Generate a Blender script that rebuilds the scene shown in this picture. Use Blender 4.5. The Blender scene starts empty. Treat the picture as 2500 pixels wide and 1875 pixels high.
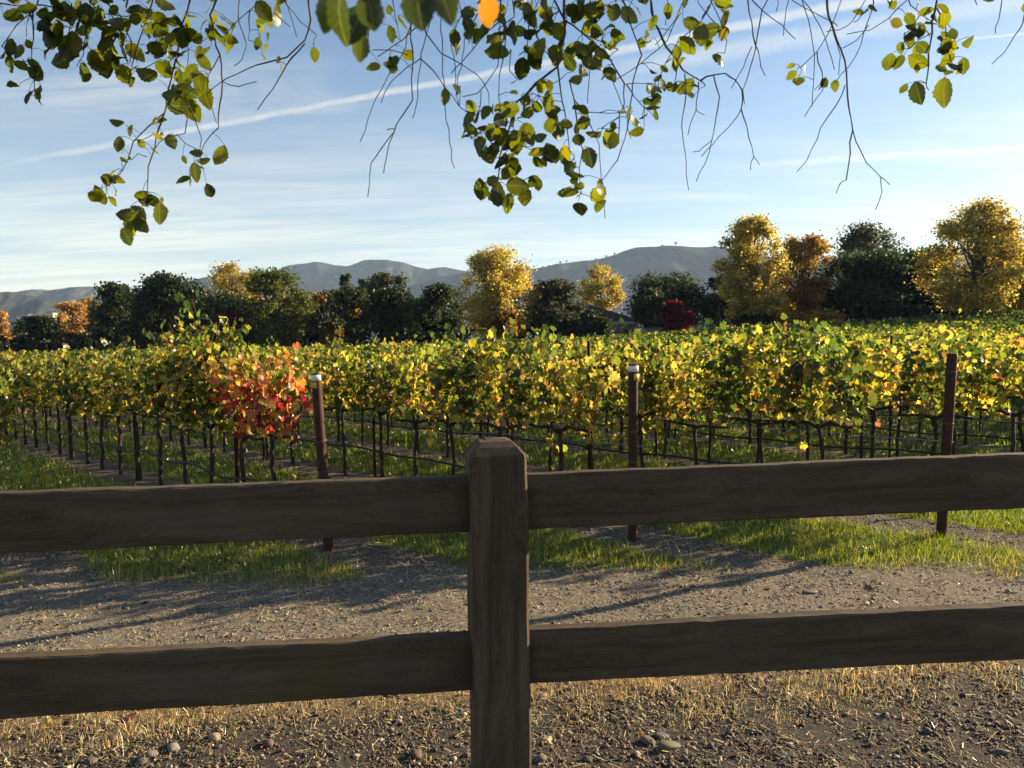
import bpy, math, random
import numpy as np
from mathutils import Vector, Matrix, Euler

R = math.radians
rng = np.random.default_rng(7)
random.seed(7)
sc = bpy.context.scene
COL = sc.collection

# ------------------------------------------------------------------ camera
EYE = 1.6
FPX = 1734.0                       # focal length in pixels of the 2500 px wide photograph
PITCH = math.atan(102.5 / FPX)
ROLL = R(0.9)
_f = Vector((0, math.cos(PITCH), -math.sin(PITCH)))
_r0 = Vector((1, 0, 0))
_u0 = _r0.cross(_f)
CR = _r0 * math.cos(ROLL) - _u0 * math.sin(ROLL)
CU = _u0 * math.cos(ROLL) + _r0 * math.sin(ROLL)
CF = _f
cam_data = bpy.data.cameras.new('camera')
cam = bpy.data.objects.new('camera', cam_data)
COL.objects.link(cam)
m = Matrix((CR, CU, -CF)).transposed().to_4x4()
m.translation = (0, 0, EYE)
cam.matrix_world = m
cam_data.sensor_fit = 'HORIZONTAL'
cam_data.sensor_width = 36
cam_data.lens = FPX / 2500 * 36
cam_data.clip_start = 0.05
cam_data.clip_end = 20000
cam_data.dof.use_dof = True
cam_data.dof.focus_distance = 3.2
cam_data.dof.aperture_fstop = 9.0
sc.camera = cam

# ------------------------------------------------------------------ sun, sky, exposure
SUN_AZ, SUN_EL = R(65), R(18)      # azimuth clockwise from +Y (the view direction)
SUN_DIR = Vector((math.sin(SUN_AZ) * math.cos(SUN_EL), math.cos(SUN_AZ) * math.cos(SUN_EL), math.sin(SUN_EL)))
sun_data = bpy.data.lights.new('sun', 'SUN')
sun_data.energy = 5.0
sun_data.angle = R(0.5)
sun_data.color = (1.0, 0.80, 0.52)
sun = bpy.data.objects.new('sun', sun_data)
COL.objects.link(sun)
sun.location = (30, 16, 20)
sun.rotation_euler = SUN_DIR.to_track_quat('Z', 'Y').to_euler()

sc.view_settings.view_transform = 'Standard'
sc.view_settings.look = 'None'
sc.view_settings.exposure = 1.66
sc.view_settings.gamma = 1.0
sc.view_settings.use_curve_mapping = False
sc.cycles.use_denoising = True
sc.cycles.denoiser = 'OPENIMAGEDENOISE'
sc.cycles.use_adaptive_sampling = True
sc.cycles.use_light_tree = False
sc.cycles.adaptive_threshold = 0.015
sc.cycles.max_bounces = 6
sc.cycles.diffuse_bounces = 2
sc.cycles.glossy_bounces = 2
sc.cycles.transmission_bounces = 3
sc.cycles.volume_bounces = 0
sc.cycles.caustics_reflective = False
sc.cycles.caustics_refractive = False
sc.cycles.sample_clamp_indirect = 4.0


def pray(x, y):
    return (CF + CR * ((x - 1250) / FPX) + CU * ((937.5 - y) / FPX))


def pix(x, y, depth):
    """the world point seen at photo pixel (x, y) whose world Y is depth"""
    d = pray(x, y)
    t = depth / d.y
    return Vector((0, 0, EYE)) + d * t


class NT:
    """a few shorthands for building node trees"""
    def __init__(self, tree):
        self.t = tree
        self.n = tree.nodes
        self.l = tree.links

    def set(self, sock, v):
        if isinstance(v, bpy.types.NodeSocket):
            self.l.new(v, sock)
        elif v is not None:
            try:
                sock.default_value = v
            except Exception:
                sock.default_value = tuple(v) + (1,)

    def math(self, op, a, b=None, c=None, clamp=False):
        n = self.n.new('ShaderNodeMath'); n.operation = op; n.use_clamp = clamp
        self.set(n.inputs[0], a)
        if b is not None: self.set(n.inputs[1], b)
        if c is not None: self.set(n.inputs[2], c)
        return n.outputs[0]

    def vmath(self, op, a, b=None):
        n = self.n.new('ShaderNodeVectorMath'); n.operation = op
        self.set(n.inputs[0], a)
        if b is not None: self.set(n.inputs[1], b)
        return n.outputs['Value'] if op in ('DOT_PRODUCT', 'LENGTH') else n.outputs[0]

    def noise(self, vec, scale, detail=4, rough=0.55, dist=0.0):
        n = self.n.new('ShaderNodeTexNoise')
        if vec is not None: self.l.new(vec, n.inputs['Vector'])
        n.inputs['Scale'].default_value = scale
        n.inputs['Detail'].default_value = detail
        n.inputs['Roughness'].default_value = rough
        n.inputs['Distortion'].default_value = dist
        return n.outputs['Fac']

    def mapping(self, vec, scale=(1, 1, 1), rot=(0, 0, 0), loc=(0, 0, 0)):
        n = self.n.new('ShaderNodeMapping')
        self.l.new(vec, n.inputs['Vector'])
        n.inputs['Scale'].default_value = scale
        n.inputs['Rotation'].default_value = rot
        n.inputs['Location'].default_value = loc
        return n.outputs[0]

    def ramp(self, fac, stops):
        n = self.n.new('ShaderNodeValToRGB')
        self.l.new(fac, n.inputs[0])
        el = n.color_ramp.elements
        while len(el) < len(stops): el.new(0.5)
        for e, (p, c) in zip(el, stops):
            e.position = p
            e.color = (c, c, c, 1) if isinstance(c, (int, float)) else tuple(c) + (1,)
        return n.outputs[0]

    def step(self, v, a, b):
        n = self.n.new('ShaderNodeMapRange'); n.interpolation_type = 'SMOOTHSTEP'
        self.set(n.inputs['Value'], v)
        self.set(n.inputs['From Min'], a); self.set(n.inputs['From Max'], b)
        return n.outputs[0]

    def mix(self, fac, a, b, mode='MIX'):
        n = self.n.new('ShaderNodeMix'); n.data_type = 'RGBA'; n.blend_type = mode
        self.set(n.inputs[0], fac); self.set(n.inputs[6], a); self.set(n.inputs[7], b)
        return n.outputs[2]

    def texco(self, which):
        return self.n.new('ShaderNodeTexCoord').outputs[which]

    def bump(self, h, strength, dist):
        n = self.n.new('ShaderNodeBump')
        n.inputs['Strength'].default_value = strength
        n.inputs['Distance'].default_value = dist
        self.l.new(h, n.inputs['Height'])
        return n.outputs[0]

    def attr(self, name):
        n = self.n.new('ShaderNodeAttribute'); n.attribute_name = name
        return n.outputs['Color']


# world: clear evening sky, thin cirrus and three condensation trails
world = bpy.data.worlds.new('World')
sc.world = world
world.use_nodes = True
w = NT(world.node_tree)
w.n.clear()
sky = w.n.new('ShaderNodeTexSky')
sky.sky_type = 'NISHITA'
sky.sun_disc = False
sky.sun_elevation = SUN_EL
sky.sun_rotation = SUN_AZ
sky.altitude = 100
sky.air_density = 1.0
sky.dust_density = 0.4
sky.ozone_density = 2.2
D = w.texco('Generated')
sep = w.n.new('ShaderNodeSeparateXYZ'); w.l.new(D, sep.inputs[0])
dz = w.math('MAXIMUM', sep.outputs[2], 0.02)
comb = w.n.new('ShaderNodeCombineXYZ')
zz = w.math('ADD', dz, 0.10)
w.set(comb.inputs[0], w.math('DIVIDE', sep.outputs[0], zz))
w.set(comb.inputs[1], w.math('DIVIDE', sep.outputs[1], zz))
P = comb.outputs[0]
c1 = w.noise(w.mapping(P, (0.42, 1.7, 1), (0, 0, R(-9))), 1.25, 7, 0.62, 0.7)
c2 = w.noise(w.mapping(P, (0.25, 0.6, 1), (0, 0, R(6)), (3, 1, 0)), 0.9, 3, 0.5, 0.3)
cir = w.math('MULTIPLY', w.step(c1, 0.44, 0.64), w.step(c2, 0.32, 0.58))
veil = w.step(sep.outputs[2], 0.46, 0.04)
cir = w.math('MULTIPLY', cir, w.math('MULTIPLY_ADD', veil, 0.8, 0.2))
fib = w.noise(w.mapping(P, (0.9, 6.5, 1), (0, 0, R(-12))), 1.6, 6, 0.68, 0.9)
cir = w.math('MULTIPLY', cir, w.math('MULTIPLY_ADD', w.step(fib, 0.34, 0.62), 0.7, 0.42))


def trail(a, b, width, strength, seed, fade):
    """a straight trail through two sky directions, feathered by noise; fade = (from, to) along it"""
    da, db = pray(*a).normalized(), pray(*b).normalized()
    nn = da.cross(db).normalized()
    ax = (db - da).normalized()
    wob = w.noise(w.mapping(D, (14, 14, 14), loc=(seed, 0, 0)), 1.6, 5, 0.7)
    dist = w.math('ADD', w.vmath('DOT_PRODUCT', D, tuple(nn)), w.math('MULTIPLY', w.math('SUBTRACT', wob, 0.5), width * 1.1))
    core = w.step(w.math('ABSOLUTE', dist), width, width * 0.15)
    al = w.vmath('DOT_PRODUCT', D, tuple(ax))
    A, B = ax.dot(pray(*fade[0]).normalized()), ax.dot(pray(*fade[1]).normalized())
    core = w.math('MULTIPLY', core, w.step(al, A, B))
    tex = w.noise(w.mapping(D, (60, 60, 60), loc=(seed, 2, 0)), 1.0, 4, 0.7)
    core = w.math('MULTIPLY', core, w.math('MULTIPLY_ADD', tex, 0.9, 0.35))
    return w.math('MULTIPLY', core, strength)


t1 = trail((100, 385), (1000, 216), 0.0062, 0.78, 1.0, ((-700, 520), (480, 305)))
t1b = trail((1540, 118), (2100, 2), 0.008, 0.8, 4.0, ((900, 230), (1700, 90)))
t2 = trail((1700, 412), (2500, 360), 0.0085, 0.95, 7.0, ((1450, 430), (2250, 375)))
t3 = trail((2340, 98), (2500, 82), 0.0018, 0.9, 9.0, ((2250, 107), (2460, 86)))
t4 = trail((1490, 172), (1750, 128), 0.017, 0.5, 12.0, ((1380, 190), (1640, 150)))
tt = w.math('MAXIMUM', w.math('MAXIMUM', t1, t1b), w.math('MAXIMUM', w.math('MAXIMUM', t2, t3), t4))
lowv = w.math('MULTIPLY', w.step(sep.outputs[2], 0.40, 0.02), w.math('MULTIPLY', w.math('MULTIPLY_ADD', w.step(c1, 0.32, 0.64), 0.62, 0.38), w.math('MULTIPLY_ADD', w.step(fib, 0.3, 0.65), 0.55, 0.6)))
cl = w.math('MAXIMUM', w.math('MAXIMUM', w.math('MULTIPLY', cir, 1.0), lowv), tt, clamp=True)
SKY_CLOUD = w.mix(0.40, (6.9, 6.3, 5.0, 1), w.mix(1.0, sky.outputs[0], (1.6, 1.45, 1.2, 1), 'MULTIPLY'))
cl = w.math('MULTIPLY', cl, w.step(sep.outputs[2], -0.04, 0.0))
skyc = w.mix(cl, sky.outputs[0], SKY_CLOUD)
bg = w.n.new('ShaderNodeBackground')
w.l.new(skyc, bg.inputs[0])
bg.inputs[1].default_value = 0.056
wo = w.n.new('ShaderNodeOutputWorld')
w.l.new(bg.outputs[0], wo.inputs[0])

# ------------------------------------------------------------------ helpers


def tag(o, label=None, cat=None, group=None, kind=None):
    if label: o['label'] = label
    if cat: o['category'] = cat
    if group: o['group'] = group
    if kind: o['kind'] = kind
    return o


def empty(name, loc=(0, 0, 0), rz=0.0):
    o = bpy.data.objects.new(name, None)
    o.empty_display_size = 0.2
    COL.objects.link(o)
    o.location = loc
    o.rotation_euler = (0, 0, rz)
    return o


def link(name, me, parent=None):
    o = bpy.data.objects.new(name, me)
    COL.objects.link(o)
    if parent is not None: o.parent = parent
    return o


class MB:
    """collects numpy chunks of vertices, triangles and quads, builds one mesh"""
    def __init__(self):
        self.v, self.f3, self.f4, self.c, self.nv = [], [], [], [], 0

    def add(self, v, f3=None, f4=None, col=None):
        v = np.asarray(v, float).reshape(-1, 3)
        if f3 is not None and len(f3): self.f3.append(np.asarray(f3, int).reshape(-1, 3) + self.nv)
        if f4 is not None and len(f4): self.f4.append(np.asarray(f4, int).reshape(-1, 4) + self.nv)
        self.v.append(v)
        if col is None: col = np.ones((len(v), 3))
        col = np.asarray(col, float)
        if col.ndim == 1: col = np.tile(col, (len(v), 1))
        self.c.append(col)
        self.nv += len(v)
        return self

    def mesh(self, name, mat, smooth=False, colors=False):
        v = np.concatenate(self.v) if self.v else np.zeros((0, 3))
        f3 = np.concatenate(self.f3) if self.f3 else np.zeros((0, 3), int)
        f4 = np.concatenate(self.f4) if self.f4 else np.zeros((0, 4), int)
        me = bpy.data.meshes.new(name)
        me.vertices.add(len(v)); me.vertices.foreach_set('co', v.astype(np.float32).ravel())
        nl = len(f3) * 3 + len(f4) * 4
        me.loops.add(nl)
        me.loops.foreach_set('vertex_index', np.concatenate([f3.ravel(), f4.ravel()]).astype(np.int32))
        me.polygons.add(len(f3) + len(f4))
        st = np.concatenate([np.arange(len(f3)) * 3, len(f3) * 3 + np.arange(len(f4)) * 4])
        me.polygons.foreach_set('loop_start', st.astype(np.int32))
        me.polygons.foreach_set('use_smooth', np.full(len(st), smooth))
        if colors:
            a = me.color_attributes.new('Col', 'FLOAT_COLOR', 'POINT')
            c = np.concatenate(self.c)
            a.data.foreach_set('color', np.concatenate([c, np.ones((len(c), 1))], 1).astype(np.float32).ravel())
        me.materials.append(mat)
        me.update(calc_edges=True)
        me.validate()
        return me

    def tube(self, pts, rad, sides=6, cap=True, col=None):
        pts = np.asarray([tuple(p) for p in pts], float)
        rad = np.broadcast_to(np.asarray(rad, float), (len(pts),))
        tan = np.gradient(pts, axis=0)
        tan /= np.linalg.norm(tan, axis=1, keepdims=True) + 1e-9
        ref = np.array([0.31, 0.77, 0.55])
        a = np.cross(tan, ref); a /= np.linalg.norm(a, axis=1, keepdims=True) + 1e-9
        b = np.cross(tan, a)
        th = np.arange(sides) * 2 * np.pi / sides
        ring = pts[:, None, :] + rad[:, None, None] * (np.cos(th)[None, :, None] * a[:, None, :] + np.sin(th)[None, :, None] * b[:, None, :])
        n = len(pts)
        i = np.arange(n - 1)[:, None] * sides
        j = np.arange(sides)[None, :]
        k = (j + 1) % sides
        f4 = np.stack([i + j, i + k, i + sides + k, i + sides + j], -1).reshape(-1, 4)
        v = ring.reshape(-1, 3)
        f3 = []
        if cap:
            v = np.concatenate([v, pts[:1], pts[-1:]])
            c0, c1_ = n * sides, n * sides + 1
            for q in range(sides):
                f3.append((c0, (q + 1) % sides, q))
                f3.append((c1_, (n - 1) * sides + q, (n - 1) * sides + (q + 1) % sides))
        return self.add(v, f3, f4, col)

    def box(self, lo, hi, col=None):
        x0, y0, z0 = lo; x1, y1, z1 = hi
        v = [(x0, y0, z0), (x1, y0, z0), (x1, y1, z0), (x0, y1, z0), (x0, y0, z1), (x1, y0, z1), (x1, y1, z1), (x0, y1, z1)]
        f = [(0, 3, 2, 1), (4, 5, 6, 7), (0, 1, 5, 4), (1, 2, 6, 5), (2, 3, 7, 6), (3, 0, 4, 7)]
        return self.add(v, None, f, col)

    def leaves(self, tv, tf, pos, nrm, roll, size, col):
        """many copies of a template (lying in XY, stalk at the origin, tip towards +Y, face up +Z)"""
        pos = np.asarray(pos, float); n = len(pos)
        nrm = np.asarray(nrm, float); nrm = nrm / (np.linalg.norm(nrm, axis=1, keepdims=True) + 1e-9)
        ref = np.where(np.abs(nrm[:, 2:3]) > 0.97, np.array([[1.0, 0, 0]]), np.array([[0, 0, -1.0]]))
        y = ref - nrm * np.sum(ref * nrm, 1, keepdims=True)
        y /= np.linalg.norm(y, axis=1, keepdims=True) + 1e-9
        x = np.cross(y, nrm)
        c, s = np.cos(roll)[:, None], np.sin(roll)[:, None]
        x2, y2 = x * c + y * s, -x * s + y * c
        tv = np.asarray(tv, float)
        size = np.asarray(size, float).reshape(n, -1)
        if size.shape[1] == 1: size = np.repeat(size, 3, 1)
        V = (pos[:, None, :] + tv[None, :, 0, None] * size[:, None, 0:1] * x2[:, None, :]
             + tv[None, :, 1, None] * size[:, None, 1:2] * y2[:, None, :]
             + tv[None, :, 2, None] * size[:, None, 2:3] * nrm[:, None, :])
        tf = np.asarray(tf, int)
        F = (tf[None] + (np.arange(n) * len(tv))[:, None, None]).reshape(-1, tf.shape[1])
        C = np.repeat(np.asarray(col, float), len(tv), 0)
        return self.add(V.reshape(-1, 3), F if tf.shape[1] == 3 else None, F if tf.shape[1] == 4 else None, C)


def mat(name):
    ma = bpy.data.materials.new(name)
    ma.use_nodes = True
    t = NT(ma.node_tree)
    t.n.clear()
    return ma, t


def finish(t, bsdf, vol=False):
    o = t.n.new('ShaderNodeOutputMaterial')
    t.l.new(bsdf, o.inputs['Volume' if vol else 'Surface'])


def principled(t, color, rough=0.8, spec=0.3, normal=None, metallic=0.0):
    p = t.n.new('ShaderNodeBsdfPrincipled')
    t.set(p.inputs['Base Color'], color)
    t.set(p.inputs['Roughness'], rough)
    t.set(p.inputs['Specular IOR Level'], spec)
    t.set(p.inputs['Metallic'], metallic)
    if normal is not None: t.l.new(normal, p.inputs['Normal'])
    return p.outputs[0]


def leaf_mat(name, trans=0.5, gloss=0.06, veins=False, rnd=None, sat=1.15, tval=1.25):
    """foliage: colour from the mesh, part reflected, part shining through"""
    ma, t = mat(name)
    if rnd:
        oi = t.n.new('ShaderNodeObjectInfo')
        col = t.ramp(oi.outputs['Random'], rnd)
    else:
        col = t.attr('Col')
    if veins:
        ob = t.texco('Object')
        s = t.n.new('ShaderNodeSeparateXYZ'); t.l.new(ob, s.inputs[0])
        ax = t.math('ABSOLUTE', s.outputs[0])
        rib = t.step(ax, 0.028, 0.006)
        ph = t.math('SUBTRACT', s.outputs[1], t.math('MULTIPLY', ax, 0.75))
        sv = t.math('ABSOLUTE', t.math('SINE', t.math('MULTIPLY', ph, 19.0)))
        side = t.math('MULTIPLY', t.step(sv, 0.16, 0.0), 0.55)
        vein = t.math('MAXIMUM', rib, side)
        blot = t.noise(ob, 3.2, 5, 0.65)
        col = t.mix(t.step(blot, 0.60, 0.74), col, (0.16, 0.075, 0.02, 1))
        col = t.mix(t.math('MULTIPLY', t.noise(ob, 9, 3), 0.5), col, t.mix(1.0, col, (0.6, 0.65, 0.5, 1), 'MULTIPLY'))
        col = t.mix(t.math('MULTIPLY', vein, 0.4), col, (0.26, 0.24, 0.07, 1))
    hs = t.n.new('ShaderNodeHueSaturation')
    hs.inputs['Saturation'].default_value = sat
    hs.inputs['Value'].default_value = tval
    t.l.new(col, hs.inputs['Color'])
    d = t.n.new('ShaderNodeBsdfDiffuse'); t.set(d.inputs[0], col)
    tr = t.n.new('ShaderNodeBsdfTranslucent'); t.set(tr.inputs[0], hs.outputs[0])
    mx = t.n.new('ShaderNodeMixShader'); mx.inputs[0].default_value = trans
    t.l.new(d.outputs[0], mx.inputs[1]); t.l.new(tr.outputs[0], mx.inputs[2])
    g = t.n.new('ShaderNodeBsdfGlossy'); g.inputs['Roughness'].default_value = 0.38
    g.inputs['Color'].default_value = (1, 1, 1, 1)
    m2 = t.n.new('ShaderNodeMixShader'); m2.inputs[0].default_value = gloss
    t.l.new(mx.outputs[0], m2.inputs[1]); t.l.new(g.outputs[0], m2.inputs[2])
    finish(t, m2.outputs[0])
    return ma


def bark_mat(name, c1, c2, scale=18.0, stretch=(1, 1, 0.25), bump=0.6, dist=0.01):
    ma, t = mat(name)
    ob = t.texco('Object')
    n = t.noise(t.mapping(ob, stretch), scale, 6, 0.65, 0.4)
    col = t.ramp(n, [(0.3, c1), (0.72, c2)])
    finish(t, principled(t, col, 0.9, 0.15, t.bump(n, bump, dist)))
    return ma


def pick(n, pal, jit=0.18):
    """n colours drawn from a palette [(rgb, weight)] with brightness jitter"""
    cols = np.array([p[0] for p in pal], float)
    wts = np.array([p[1] for p in pal], float); wts /= wts.sum()
    c = cols[rng.choice(len(cols), n, p=wts)]
    return c * np.exp(rng.normal(0, jit, (n, 1))) * np.exp(rng.normal(0, jit * 0.35, (n, 3)))


def unit(n):
    v = rng.normal(0, 1, (n, 3))
    return v / np.linalg.norm(v, axis=1, keepdims=True)


# ------------------------------------------------------------------ lie of the land
DROW = np.array([-0.7315, 0.6818])           # along the vine rows, away from the headland
NROW = np.array([0.6818, 0.7315])            # across them
U0, USP = 3.08, 1.70                         # row lines: u = U0 + k * USP
ROWANG = math.atan2(DROW[1], DROW[0])


def sp(x): return 4.0 * np.logaddexp(0, np.asarray(x, float) / 4.0)


def gz(x, y):
    x = np.clip(np.asarray(x, float), -80, 75); y = np.clip(np.asarray(y, float), 0, 75)
    y2 = np.where(y > 3.0, y - 3.0, 0.0)
    f = np.minimum(y2 / 47.0, 1.2) ** 1.3
    return f * (0.045 * sp(x + 6.0 * f) - 0.006 * sp(-x - 4.0))


def uv_of(x, y): return x * NROW[0] + y * NROW[1], x * DROW[0] + y * DROW[1]


def snoise(x, y, s=1.0, seed=0.0):
    x = np.asarray(x, float) * s; y = np.asarray(y, float) * s
    return (np.sin(1.7 * x + 1.3 * y + seed) + np.sin(-1.1 * x + 2.3 * y + 1.9 + seed * 2) + np.sin(3.1 * x - 1.9 * y + 0.7 + seed)
            + 0.6 * np.sin(5.3 * x + 4.1 * y + seed * 3) + 0.6 * np.sin(-6.1 * x + 3.7 * y + seed)) / 4.2


def grass_mask(x, y):
    """1 where the green strips between the rows grow"""
    u, v = uv_of(x, y)
    fr = np.mod(u - U0, USP)
    e = 0.10 * snoise(x, y, 1.3)
    a = np.clip((0.60 + e - np.abs(fr - USP * 0.52)) / 0.12 + 0.5, 0, 1)
    b = np.clip((y - (4.80 + 0.28 * snoise(x, y, 0.8, 2.0))) / 0.25 + 0.5, 0, 1)
    return a * b


def dry_mask(x, y):
    c = 3.12 + 0.105 * x
    return np.clip(1.0 - np.abs(y - c - 0.10 * snoise(x, y, 2.0, 5.0)) / np.where(x > 0, 0.44, 0.34), 0, 1)


# ------------------------------------------------------------------ ground sheet
def ground_material():
    ma, t = mat('ground_earth')
    pos = t.n.new('ShaderNodeNewGeometry').outputs['Position']
    s = t.n.new('ShaderNodeSeparateXYZ'); t.l.new(pos, s.inputs[0])
    x, y = s.outputs[0], s.outputs[1]
    n_big = t.noise(pos, 0.55, 4, 0.6)
    n_mid = t.noise(pos, 2.6, 5, 0.62)
    n_fine = t.noise(pos, 38, 5, 0.7)
    n_grit = t.noise(pos, 160, 3, 0.7)
    u = t.vmath('DOT_PRODUCT', pos, (NROW[0], NROW[1], 0))
    fr = t.math('MODULO', t.math('ADD', t.math('SUBTRACT', u, U0), USP * 60), USP)
    dist = t.math('ABSOLUTE', t.math('SUBTRACT', fr, USP * 0.52))
    dist = t.math('ADD', dist, t.math('MULTIPLY', t.math('SUBTRACT', n_mid, 0.5), 0.34))
    g = t.step(dist, 0.64, 0.46)
    hy = t.math('ADD', y, t.math('MULTIPLY', t.math('SUBTRACT', n_big, 0.5), 0.9))
    g = t.math('MULTIPLY', g, t.step(hy, 4.75, 5.1))
    g = t.math('MULTIPLY', g, t.step(y, 60.0, 52.0))
    track = t.ramp(n_fine, [(0.28, (0.070, 0.059, 0.048)), (0.52, (0.155, 0.131, 0.105)), (0.75, (0.27, 0.23, 0.185))])
    track = t.mix(t.math('MULTIPLY', n_grit, 0.55), track, t.ramp(n_grit, [(0.35, (0.10, 0.085, 0.07)), (0.7, (0.46, 0.41, 0.33))]))
    soil = t.ramp(n_fine, [(0.28, (0.07, 0.055, 0.045)), (0.6, (0.15, 0.12, 0.095)), (0.8, (0.27, 0.22, 0.17))])
    col = t.mix(t.step(hy, 4.7, 5.2), track, soil)
    # dark base rock along the fence, straw coloured margin behind it
    edge = t.math('SUBTRACT', t.math('ADD', y, t.math('MULTIPLY', t.math('SUBTRACT', n_mid, 0.5), 0.35)), t.math('MULTIPLY', x, 0.105))
    gravel = t.ramp(n_fine, [(0.3, (0.035, 0.03, 0.025)), (0.6, (0.085, 0.075, 0.062)), (0.8, (0.16, 0.14, 0.115))])
    straw = t.ramp(n_fine, [(0.3, (0.12, 0.085, 0.045)), (0.65, (0.26, 0.19, 0.10))])
    col = t.mix(t.step(edge, 3.75, 3.45), col, straw)
    col = t.mix(t.step(edge, 3.22, 2.98), col, gravel)
    green = t.ramp(n_fine, [(0.3, (0.045, 0.062, 0.014)), (0.7, (0.10, 0.13, 0.026))])
    col = t.mix(g, col, green)
    far = t.ramp(n_big, [(0.35, (0.07, 0.075, 0.035)), (0.7, (0.17, 0.145, 0.075))])
    col = t.mix(t.step(y, 50.0, 62.0), col, far)
    h = t.math('ADD', t.math('MULTIPLY', n_fine, 0.7), t.math('MULTIPLY', n_mid, 1.4))
    h = t.math('ADD', h, t.math('MULTIPLY', n_grit, 0.3))
    finish(t, principled(t, col, 0.95, 0.12, t.bump(h, 0.9, 0.03)))
    return ma


def axis(neg, pos, step0, growth):
    a = [0.0]; s = step0
    while a[-1] < pos: a.append(a[-1] + s); s *= growth
    b = [0.0]; s = step0
    while b[-1] > neg: b.append(b[-1] - s); s *= growth
    return np.array(sorted(set(b[1:] + a)))


gx = axis(-3200, 3200, 0.11, 1.042)
gy = axis(-120, 3100, 0.10, 1.036)
GX, GY = np.meshgrid(gx, gy)
GZ = gz(GX, GY)
uu, vv = uv_of(GX, GY)
near = np.clip((26 - np.abs(GY)) / 10, 0, 1) * np.clip((30 - np.abs(GX)) / 10, 0, 1)
berm = 0.035 * np.exp(-((np.mod(uu - U0 + USP / 2, USP) - USP / 2) / 0.28) ** 2) * np.clip((GY - 5.0) / 0.7, 0, 1)
GZ = GZ + near * (berm + 0.012 * snoise(GX, GY, 2.6, 1.0) + 0.007 * snoise(GX, GY, 7.0, 3.0))
nx, ny = len(gx), len(gy)
ii = (np.arange(ny - 1)[:, None] * nx + np.arange(nx - 1)[None, :]).ravel()
mb = MB().add(np.stack([GX, GY, GZ], -1).reshape(-1, 3), None, np.stack([ii, ii + 1, ii + nx + 1, ii + nx], 1))
ground = link('ground', mb.mesh('ground', ground_material(), True))
tag(ground, 'bare earth, dirt track and grassed vineyard alleys behind the fence', 'ground', kind='structure')


def gzn(x, y):
    """ground height including the small near relief"""
    u_, v_ = uv_of(x, y)
    nr = np.clip((26 - np.abs(y)) / 10, 0, 1) * np.clip((30 - np.abs(x)) / 10, 0, 1)
    bm = 0.035 * np.exp(-((np.mod(u_ - U0 + USP / 2, USP) - USP / 2) / 0.28) ** 2) * np.clip((y - 5.0) / 0.7, 0, 1)
    return gz(x, y) + nr * (bm + 0.012 * snoise(x, y, 2.6, 1.0) + 0.007 * snoise(x, y, 7.0, 3.0))


# ------------------------------------------------------------------ hills
def hill_material(name, grass, oak, cover, scale):
    ma, t = mat(name)
    pos = t.n.new('ShaderNodeNewGeometry').outputs['Position']
    n1 = t.noise(pos, 0.0035 * scale, 6, 0.62, 0.6)
    n2 = t.noise(pos, 0.03 * scale, 5, 0.65)
    g = t.mix(n2, tuple(c * 0.75 for c in grass) + (1,), grass + (1,))
    fac = t.step(t.math('MULTIPLY_ADD', n2, 0.5, t.math('MULTIPLY', n1, 0.8)), cover + 0.05, cover - 0.04)
    col = t.mix(fac, oak + (1,), g)
    finish(t, principled(t, col, 1.0, 0.0, t.bump(n2, 0.6, 6.0)))
    return ma


def hill(name, label, sky_pts, dist, depth, matl, seed, gully):
    xs = np.array([p[0] for p in sky_pts], float)
    pts = np.array([tuple(pix(px, py, dist)) for px, py in sky_pts])
    n = 260
    X = np.linspace(pts[0, 0], pts[-1, 0], n)
    # smooth the outline
    H = np.interp(X, pts[:, 0], pts[:, 2])
    k = np.hanning(15); k /= k.sum()
    Hs = np.convolve(np.pad(H, 7, mode='edge'), k, 'valid')
    rr = np.concatenate([np.linspace(0, 1, 46), np.linspace(1.03, 1.7, 14)])
    XX, RR = np.meshgrid(X, rr)
    HH = np.tile(Hs, (len(rr), 1))
    shape = np.where(RR <= 1, np.clip(RR, 0, 1) * 1.0 * (1 - np.clip(RR - .8, 0, .2) ** 2 * 2.5) / .9, np.cos((RR - 1) / 0.7 * np.pi / 2))
    env = np.clip(RR, 0, 1) * np.clip(1 - RR, 0, 1) * 4
    YY = dist - depth * (1 - RR)
    gl = np.zeros_like(XX)
    for f, a in ((1, 1.0), (2.1, 0.55), (4.3, 0.3), (8.7, 0.16)):
        gl += a * (1 - np.abs(snoise(XX / depth * 2.2 + 0.35 * snoise(XX / depth, YY / depth, 2, seed), YY / depth * 0.9, f, seed)) * 2)
    Z = HH * shape + gully * HH.mean() * env * gl * 0.5 - 2.0
    # perspective: widen with distance so that the outline stays put
    mb = MB()
    nn = len(X)
    ii = (np.arange(len(rr) - 1)[:, None] * nn + np.arange(nn - 1)[None, :]).ravel()
    XP = XX * (0.35 + 0.65 * YY / dist)
    mb.add(np.stack([XP, YY, Z], -1).reshape(-1, 3), None, np.stack([ii, ii + 1, ii + nn + 1, ii + nn], 1))
    o = link(name, mb.mesh(name, matl, True))
    tag(o, label, 'hill', kind='structure')
    return o


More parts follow.
